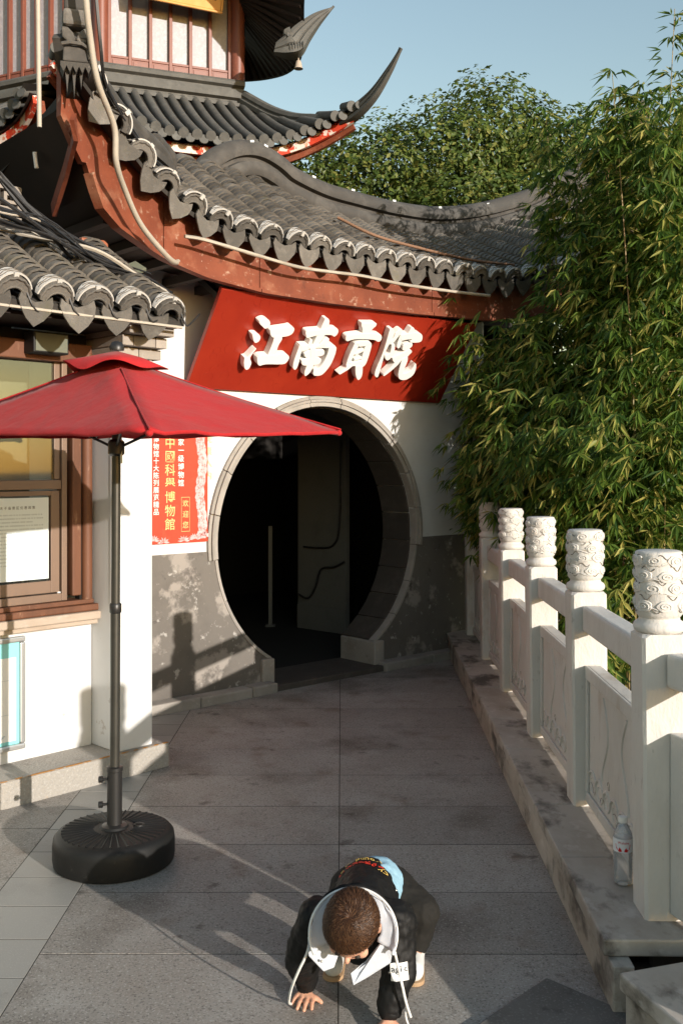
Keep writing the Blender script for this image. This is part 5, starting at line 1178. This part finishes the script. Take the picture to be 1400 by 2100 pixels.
SR, ER, WR = Vector((.158, 2.985, .278)), Vector((.172, 2.955, .150)), Vector((.137, 2.925, .036))
HL, KL, AL = Vector((.035, 3.33, .235)), Vector((-.020, 3.21, .165)), Vector((-.015, 3.305, .065))
HR_, KR, AR = Vector((.160, 3.34, .235)), Vector((.262, 3.265, .185)), Vector((.243, 3.275, .070))
NB = Vector((.050, 2.945, .320)); CH = Vector((.056, 3.00, .268)); MI = Vector((.072, 3.11, .272)); LO = Vector((.098, 3.24, .262)); PV = Vector((.105, 3.31, .248))
body = [(CH, .085, MI, .088), (MI, .088, LO, .082), (LO, .082, PV, .082), (NB, .042, HC + fwd * -.01 - crown * .03, .046), (CH, .07, NB, .045),
        (HC, (.070, .086, .080), HR), (hd(0, .022, -.045), (.056, .062, .060), HR), (hd(0, .050, -.070), (.030, .030, .026), HR), (hd(0, .088, -.030), (.009, .013, .012), HR),
        (hd(.036, .060, -.038), (.020, .018, .020), HR), (hd(-.036, .060, -.038), (.020, .018, .020), HR), (hd(.076, -.006, -.022), (.009, .016, .023), HR), (hd(-.076, -.006, -.022), (.009, .016, .023), HR),
        (SL, .046, EL, .034), (EL, .034, WL, .023), (SR, .046, ER, .034), (ER, .034, WR, .023),
        (HL, .06, KL, .045), (KL, .043, AL, .03), (HR_, .06, KR, .045), (KR, .043, AR, .03), (AL, .028, AL + Vector((-.01, -.075, -.03)), .02), (AR, .028, AR + Vector((-.01, -.08, -.035)), .02)]
def hand(wr, palm, tips, thumb, rad=.0072):
    out = [(wr, .020, wr.lerp(palm, .6), .017)]
    across = (Vector(tips[-1]) - Vector(tips[0])).normalized()
    for i, tp_ in enumerate(tips):
        tp_ = Vector(tp_); kn = palm + across * (i - 1.5) * .0125 + (tp_ - palm).normalized() * .012; kn.z = .017
        out.append((palm.lerp(wr, .25) + across * (i - 1.5) * .006, .013, kn, .0095))
        md = kn.lerp(tp_, .5); md.z = .0165; out += [(kn, .0082, md, rad), (md, rad, tp_, rad * .82)]
    tb = Vector(thumb); b_ = palm.lerp(wr, .35) + across * .016; b_.z = .018; md = b_.lerp(tb, .55); md.z = .016
    out += [(palm, .014, b_, .010), (b_, .0095, md, .0082), (md, .0082, tb, .0068)]
    return out
body += hand(WL, Vector((-.110, 3.062, .019)), [(-.150, 3.036, .0075), (-.134, 3.012, .0075), (-.113, 3.002, .0075), (-.090, 3.010, .0075)], (-.062, 3.048, .0075))
body += hand(WR, Vector((.137, 2.902, .019)), [(.175, 2.862, .0075), (.156, 2.846, .0075), (.136, 2.842, .0075), (.117, 2.852, .0075)], (.092, 2.89, .0075))
bd = blob('body', body, .0034, 'skin', kid, 3)
for sx in (-1, 1):
    e_ = MB().ball(hd(sx * .028, .078, -.022), (.009, .006, .007), 12, 8, HR).build('eye', 'inkblack', kid, smooth=60)
MB().ball(hd(0, .076, -.058), (.016, .006, .004), 12, 6, HR).build('mouth', mat('lip', (.5, .18, .14), rough=.5), kid, smooth=60)
# hair: cap plus short strands running from the whorl
cap = MB(); n, mring = 30, 16; vs = []
def hair_r(t, p):   # t polar from crown, p azimuth; scalp surface point
    u_ = Vector((math.sin(t) * math.cos(p), math.sin(t) * math.sin(p), math.cos(t)))
    return hd(u_.x * .0775, u_.y * .0935 - .002, u_.z * .0875)
def tmax(p):        # hairline: lower at the back, higher over the forehead
    return R(92) - R(30) * math.sin(p) - R(10) * abs(math.cos(p)) ** 3
for i in range(mring + 1):
    for j in range(n): p = 2 * math.pi * j / n; vs.append(hair_r(tmax(p) * i / mring, p))
cap.add(vs, [[i * n + j, (i + 1) * n + j, (i + 1) * n + (j + 1) % n, i * n + (j + 1) % n] for i in range(mring) for j in range(n)])
hc = cap.build('hair', 'hair', kid, smooth=180)
rr = random.Random(3); a = MB(); vs, fs = [], []
for k in range(9500):
    p = rr.uniform(0, 2 * math.pi); t = tmax(p) * math.sqrt(rr.random()) * .995; ln = rr.uniform(.10, .34)
    t2 = min(t + ln, tmax(p) + .07); p2 = p + .22 + rr.uniform(-.22, .22) * (1 + .2 / (t + .2))
    A, B_ = hair_r(t, p), hair_r(t2, p2); mid_ = hair_r((t + t2) / 2, (p + p2) / 2)
    nA = (mid_ - HC).normalized(); B_ = B_ + (B_ - HC).normalized() * rr.uniform(.0005, .0075); mid_ = mid_ + nA * rr.uniform(.001, .0065)
    sd = (B_ - A).cross(nA)
    if sd.length < 1e-6: continue
    sd = sd.normalized() * rr.uniform(.0004, .0008); o = len(vs); vs += [A - sd, A + sd, mid_ + sd * .9, mid_ - sd * .9, B_]; fs += [[o, o + 1, o + 2, o + 3], [o + 3, o + 2, o + 4]]
tag(a.add(vs, fs).build('hair_strand', 'strand', hc), kind='stuff')
# trousers, shirt, jacket
blob('trousers', [(LO + Vector((.005, .05, -.01)), .085, PV, .092), (HL, .075, KL, .060), (KL, .058, AL + Vector((0, 0, .02)), .048), (HR_, .078, KR, .062), (KR, .060, AR + Vector((0, 0, .02)), .050)], .0055, 'pants', kid, 4, (.035, .012))
blob('shirt', [(MI + Vector((.01, .06, 0)), .086, LO + Vector((.020, .05, .002)), .091), (LO + Vector((.020, .05, .002)), .091, PV + Vector((.014, -.01, .004)), .086)], .0055, 'shirt', kid, 4, (.03, .010))
jk = blob('jacket', [(CH, .098, MI + Vector((0, 0, -.002)), .104), (MI, .104, LO + Vector((-.012, .012, -.002)), .104), (NB + Vector((0, .025, -.035)), .085, CH, .098), (SL, .068, EL, .053), (EL, .053, WL + Vector((0, 0, .022)), .036),
      (SR, .064, ER, .053), (ER, .053, WR + Vector((.004, .004, .024)), .040), (CH + Vector((0, -.03, -.03)), .07, SR + Vector((-.02, -.035, -.06)), .045), (CH, .08, SL, .068), (CH, .08, SR, .07)], .005, 'jacket', kid, 4, (.04, .016))
dgm = jk.data; bvh = BVHTree.FromPolygons([v.co.copy() for v in dgm.vertices], [list(p.vertices) for p in dgm.polygons])
for wr_, r_ in ((WL, .029), (WR, .033)):
    up = ((EL if wr_ is WL else ER) - wr_).normalized(); a = MB(); ax = up.orthogonal().normalized(); ay = up.cross(ax); vs = []; n = 36
    for i in range(6):
        for j in range(n):
            q = 2 * math.pi * j / n; rad = r_ * (1 + .05 * (j % 2)) + .002 * math.sin(i * 1.5); vs.append(wr_ + up * (.004 + i * .0065) + (ax * math.cos(q) + ay * math.sin(q)) * rad)
    a.add(vs, [[i * n + j, i * n + (j + 1) % n, (i + 1) * n + (j + 1) % n, (i + 1) * n + j] for i in range(5) for j in range(n)]); a.build('cuff', 'jacket', kid, smooth=60)
# hood lying open round the neck: pale lining inside, black shell outside
def hoodpt(ph, f, off=0):
    """ph round the opening (0 = nape top, pi = throat), f from rim (0) to neck (1)"""
    c_, s_ = math.cos(ph), math.sin(ph)
    rim = Vector((.034 + .124 * s_, 2.872 + .050 * c_, .300 + .108 * c_))
    neck = Vector((.038 + .074 * s_, 2.893 + .020 * c_, .300 + .070 * c_))
    p = rim.lerp(neck, f); bulge = math.sin(math.pi * f) * (.012 + off)
    o_ = Vector((s_, .55, .45 + .5 * c_)).normalized(); return p + o_ * bulge + o_ * off * .5
def hood(name, m, off, f0=0., f1=1.):
    a = MB(); n, k = 48, 8; vs = [hoodpt(R(-118) + R(236) * j / (n - 1), f0 + (f1 - f0) * i / k, off) + Vector((.006 * noise.noise(Vector((j * .3, i * .4, 7))), .004 * noise.noise(Vector((j * .25, 3, i * .4))), .008 * noise.noise(Vector((j * .30, i * .45, off * 50))))) for i in range(k + 1) for j in range(n)]
    a.add(vs, [[i * n + j, i * n + j + 1, (i + 1) * n + j + 1, (i + 1) * n + j] for i in range(k) for j in range(n - 1)]); o = a.build(name, m, kid, smooth=180); o.modifiers.new('t', 'SOLIDIFY').thickness = .003; return o
hood('hood_lining', 'lining', .0); hood('hood_shell', 'jacket', .012)
MB().tube([hoodpt(R(-118) + R(236) * j / 60, 0, .006) for j in range(61)], .0042, 6).build('hood_piping', 'cord', kid, smooth=60)
def lapel(pts, name):
    a = MB(); a.prism([Vector(p) for p in pts], (0, .006, -.004)); return a.build(name, 'lining', kid, bevel=.002)
lapel([(-.098, 2.885, .285), (-.062, 2.90, .30), (-.010, 2.90, .222), (-.022, 2.885, .196), (-.052, 2.875, .190), (-.095, 2.875, .235)], 'collar_flap')
lapel([(.118, 2.885, .275), (.150, 2.88, .265), (.142, 2.875, .215), (.075, 2.865, .178), (.034, 2.855, .160), (.026, 2.86, .192), (.07, 2.885, .215)], 'collar_flap')
for x, y, z in ((-.082, 2.871, .262), (-.058, 2.869, .222)): MB().ball((x, y, z), (.004, .003, .004), 8, 5).build('snap_button', 'steel', kid, smooth=60)
for x, y, z in ((.128, 2.880, .178), (.205, 3.16, .31), (.222, 3.15, .268)):
    q = bvh.find_nearest(Vector((x, y, z)))[0]; MB().ball(q, .0048, 8, 5).build('snap_button', 'steel', kid, smooth=60)
MB().tube(spline([(-.088, 2.90, .300), (-.098, 2.905, .235), (-.125, 2.92, .17), (-.148, 2.955, .10), (-.158, 3.0, .035), (-.153, 3.03, .012)], 6), .0040, 6).build('drawstring', 'cord', kid, smooth=60)
MB().tube(spline([(.150, 2.88, .262), (.158, 2.875, .225), (.172, 2.87, .165), (.185, 2.87, .105), (.200, 2.88, .055)], 6), .0040, 6).build('drawstring', 'cord', kid, smooth=60)
MB().tube(spline([(.185, 2.88, .07), (.188, 2.89, .045), (.196, 2.895, .018)], 6), .0030, 6).build('drawstring', 'cord', kid, smooth=60)
def on_jacket(mb, name, m, d, off=.0022):
    """lay flat print onto the cloth along direction d"""
    nv = []
    for v in mb.v:
        h_ = bvh.ray_cast(Vector(v) - Vector(d) * .4, Vector(d)); nv.append(h_[0] + h_[1] * off if h_[0] is not None else None)
    ok = [v is not None for v in nv]; keep = [f for f in mb.f if all(ok[i] for i in f)]
    b = MB(); b.add([v if v is not None else Vector((0, 3.1, .2)) for v in nv], keep); return b.build(name, m, kid)
dn = Vector((0, .35, -1)).normalized()
t = MB()
for k, x in enumerate((-.006, .016, .036, .056, .076, .096, .118)):
    zr = 3.170 - .0045 * (k - 2) ** 2 * .45
    for i in range(3):
        for j in range(3):
            if (i + j + k) % 4 == 3: continue
            x0, y0 = x + i * .0055, zr + j * .007; t.add([(x0, y0, .5), (x0 + .0058, y0, .5), (x0 + .0058, y0 + .0072, .5), (x0, y0 + .0072, .5)], [[0, 1, 2, 3]])
on_jacket(t, 'red_back_print', 'redtext', dn)
t = MB(); put_text(t, 'around me', basis((.135, 3.205, .5), (-1, .10, 0), (0, -1, 0), (0, 0, 1)), .028, center=False, offs=.012); on_jacket(t, 'yellow_back_print', 'yellowtext', dn, .003)
t = MB(); put_text(t, 'cy', basis((.150, 3.115, .5), (-.8, .55, 0), (-.55, -.8, 0), (0, 0, 1)), .036, center=False, offs=.012); on_jacket(t, 'yellow_back_print', 'yellowtext', dn, .003)
pc = Vector((.168, 2.93, .170)); dv = Vector((-.05, 1, -.12)).normalized(); px_, pz_ = Vector((1, .06, .05)).normalized(), Vector((-.08, .12, 1)).normalized()
t = MB(); G = 8
vs = [pc + px_ * (i / G - .5) * .050 + pz_ * (j / G - .5) * .050 for i in range(G + 1) for j in range(G + 1)]
t.add(vs, [[i * (G + 1) + j, (i + 1) * (G + 1) + j, (i + 1) * (G + 1) + j + 1, i * (G + 1) + j + 1] for i in range(G) for j in range(G)]); on_jacket(t, 'sleeve_patch', 'white', dv, .003)
t = MB(); put_text(t, 'agic', basis(pc - px_ * .022, px_, pz_, px_.cross(pz_)), .026, .0115, center=False, offs=.008); on_jacket(t, 'patch_writing', 'ink', dv, .0042)
# shoes
for A_, nm in ((AL, 'shoe'), (AR, 'shoe')):
    f0 = Vector((A_.x - .004, A_.y + .015, 0)); toe = Vector((A_.x - .012, A_.y - .115, 0))
    s_ = blob(nm, [(f0 + Vector((0, 0, .045)), .034, f0 + Vector((0, 0, .038)), .034), (f0 + Vector((0, 0, .046)), .036, toe + Vector((0, .02, .038)), .033), (A_ + Vector((0, 0, -.005)), .036, f0 + Vector((0, 0, .045)), .034)], .004, 'shoe', kid, 4)
    a = MB(); pr = []
    for j in range(28):
        q = 2 * math.pi * j / 28; c_, sn = math.cos(q), math.sin(q); cy = f0.y if sn > 0 else toe.y + .02; wd = .036 if sn > 0 else .034; pr.append((f0.x + (toe.x - f0.x) * (0 if sn > 0 else 1) + wd * c_, cy + wd * sn, .014))
    a.prism(pr, (0, 0, -.0135)); a.build('sole', 'gum', s_, bevel=.003)
    for k in range(3):
        y = f0.y - .03 - k * .018; MB().tube(spline([(f0.x - .026, y, .062), (f0.x - .006, y + .004, .077 - k * .004), (f0.x + .02, y, .064)], 4), .0022, 5).build('lace', 'cord', s_, smooth=60)
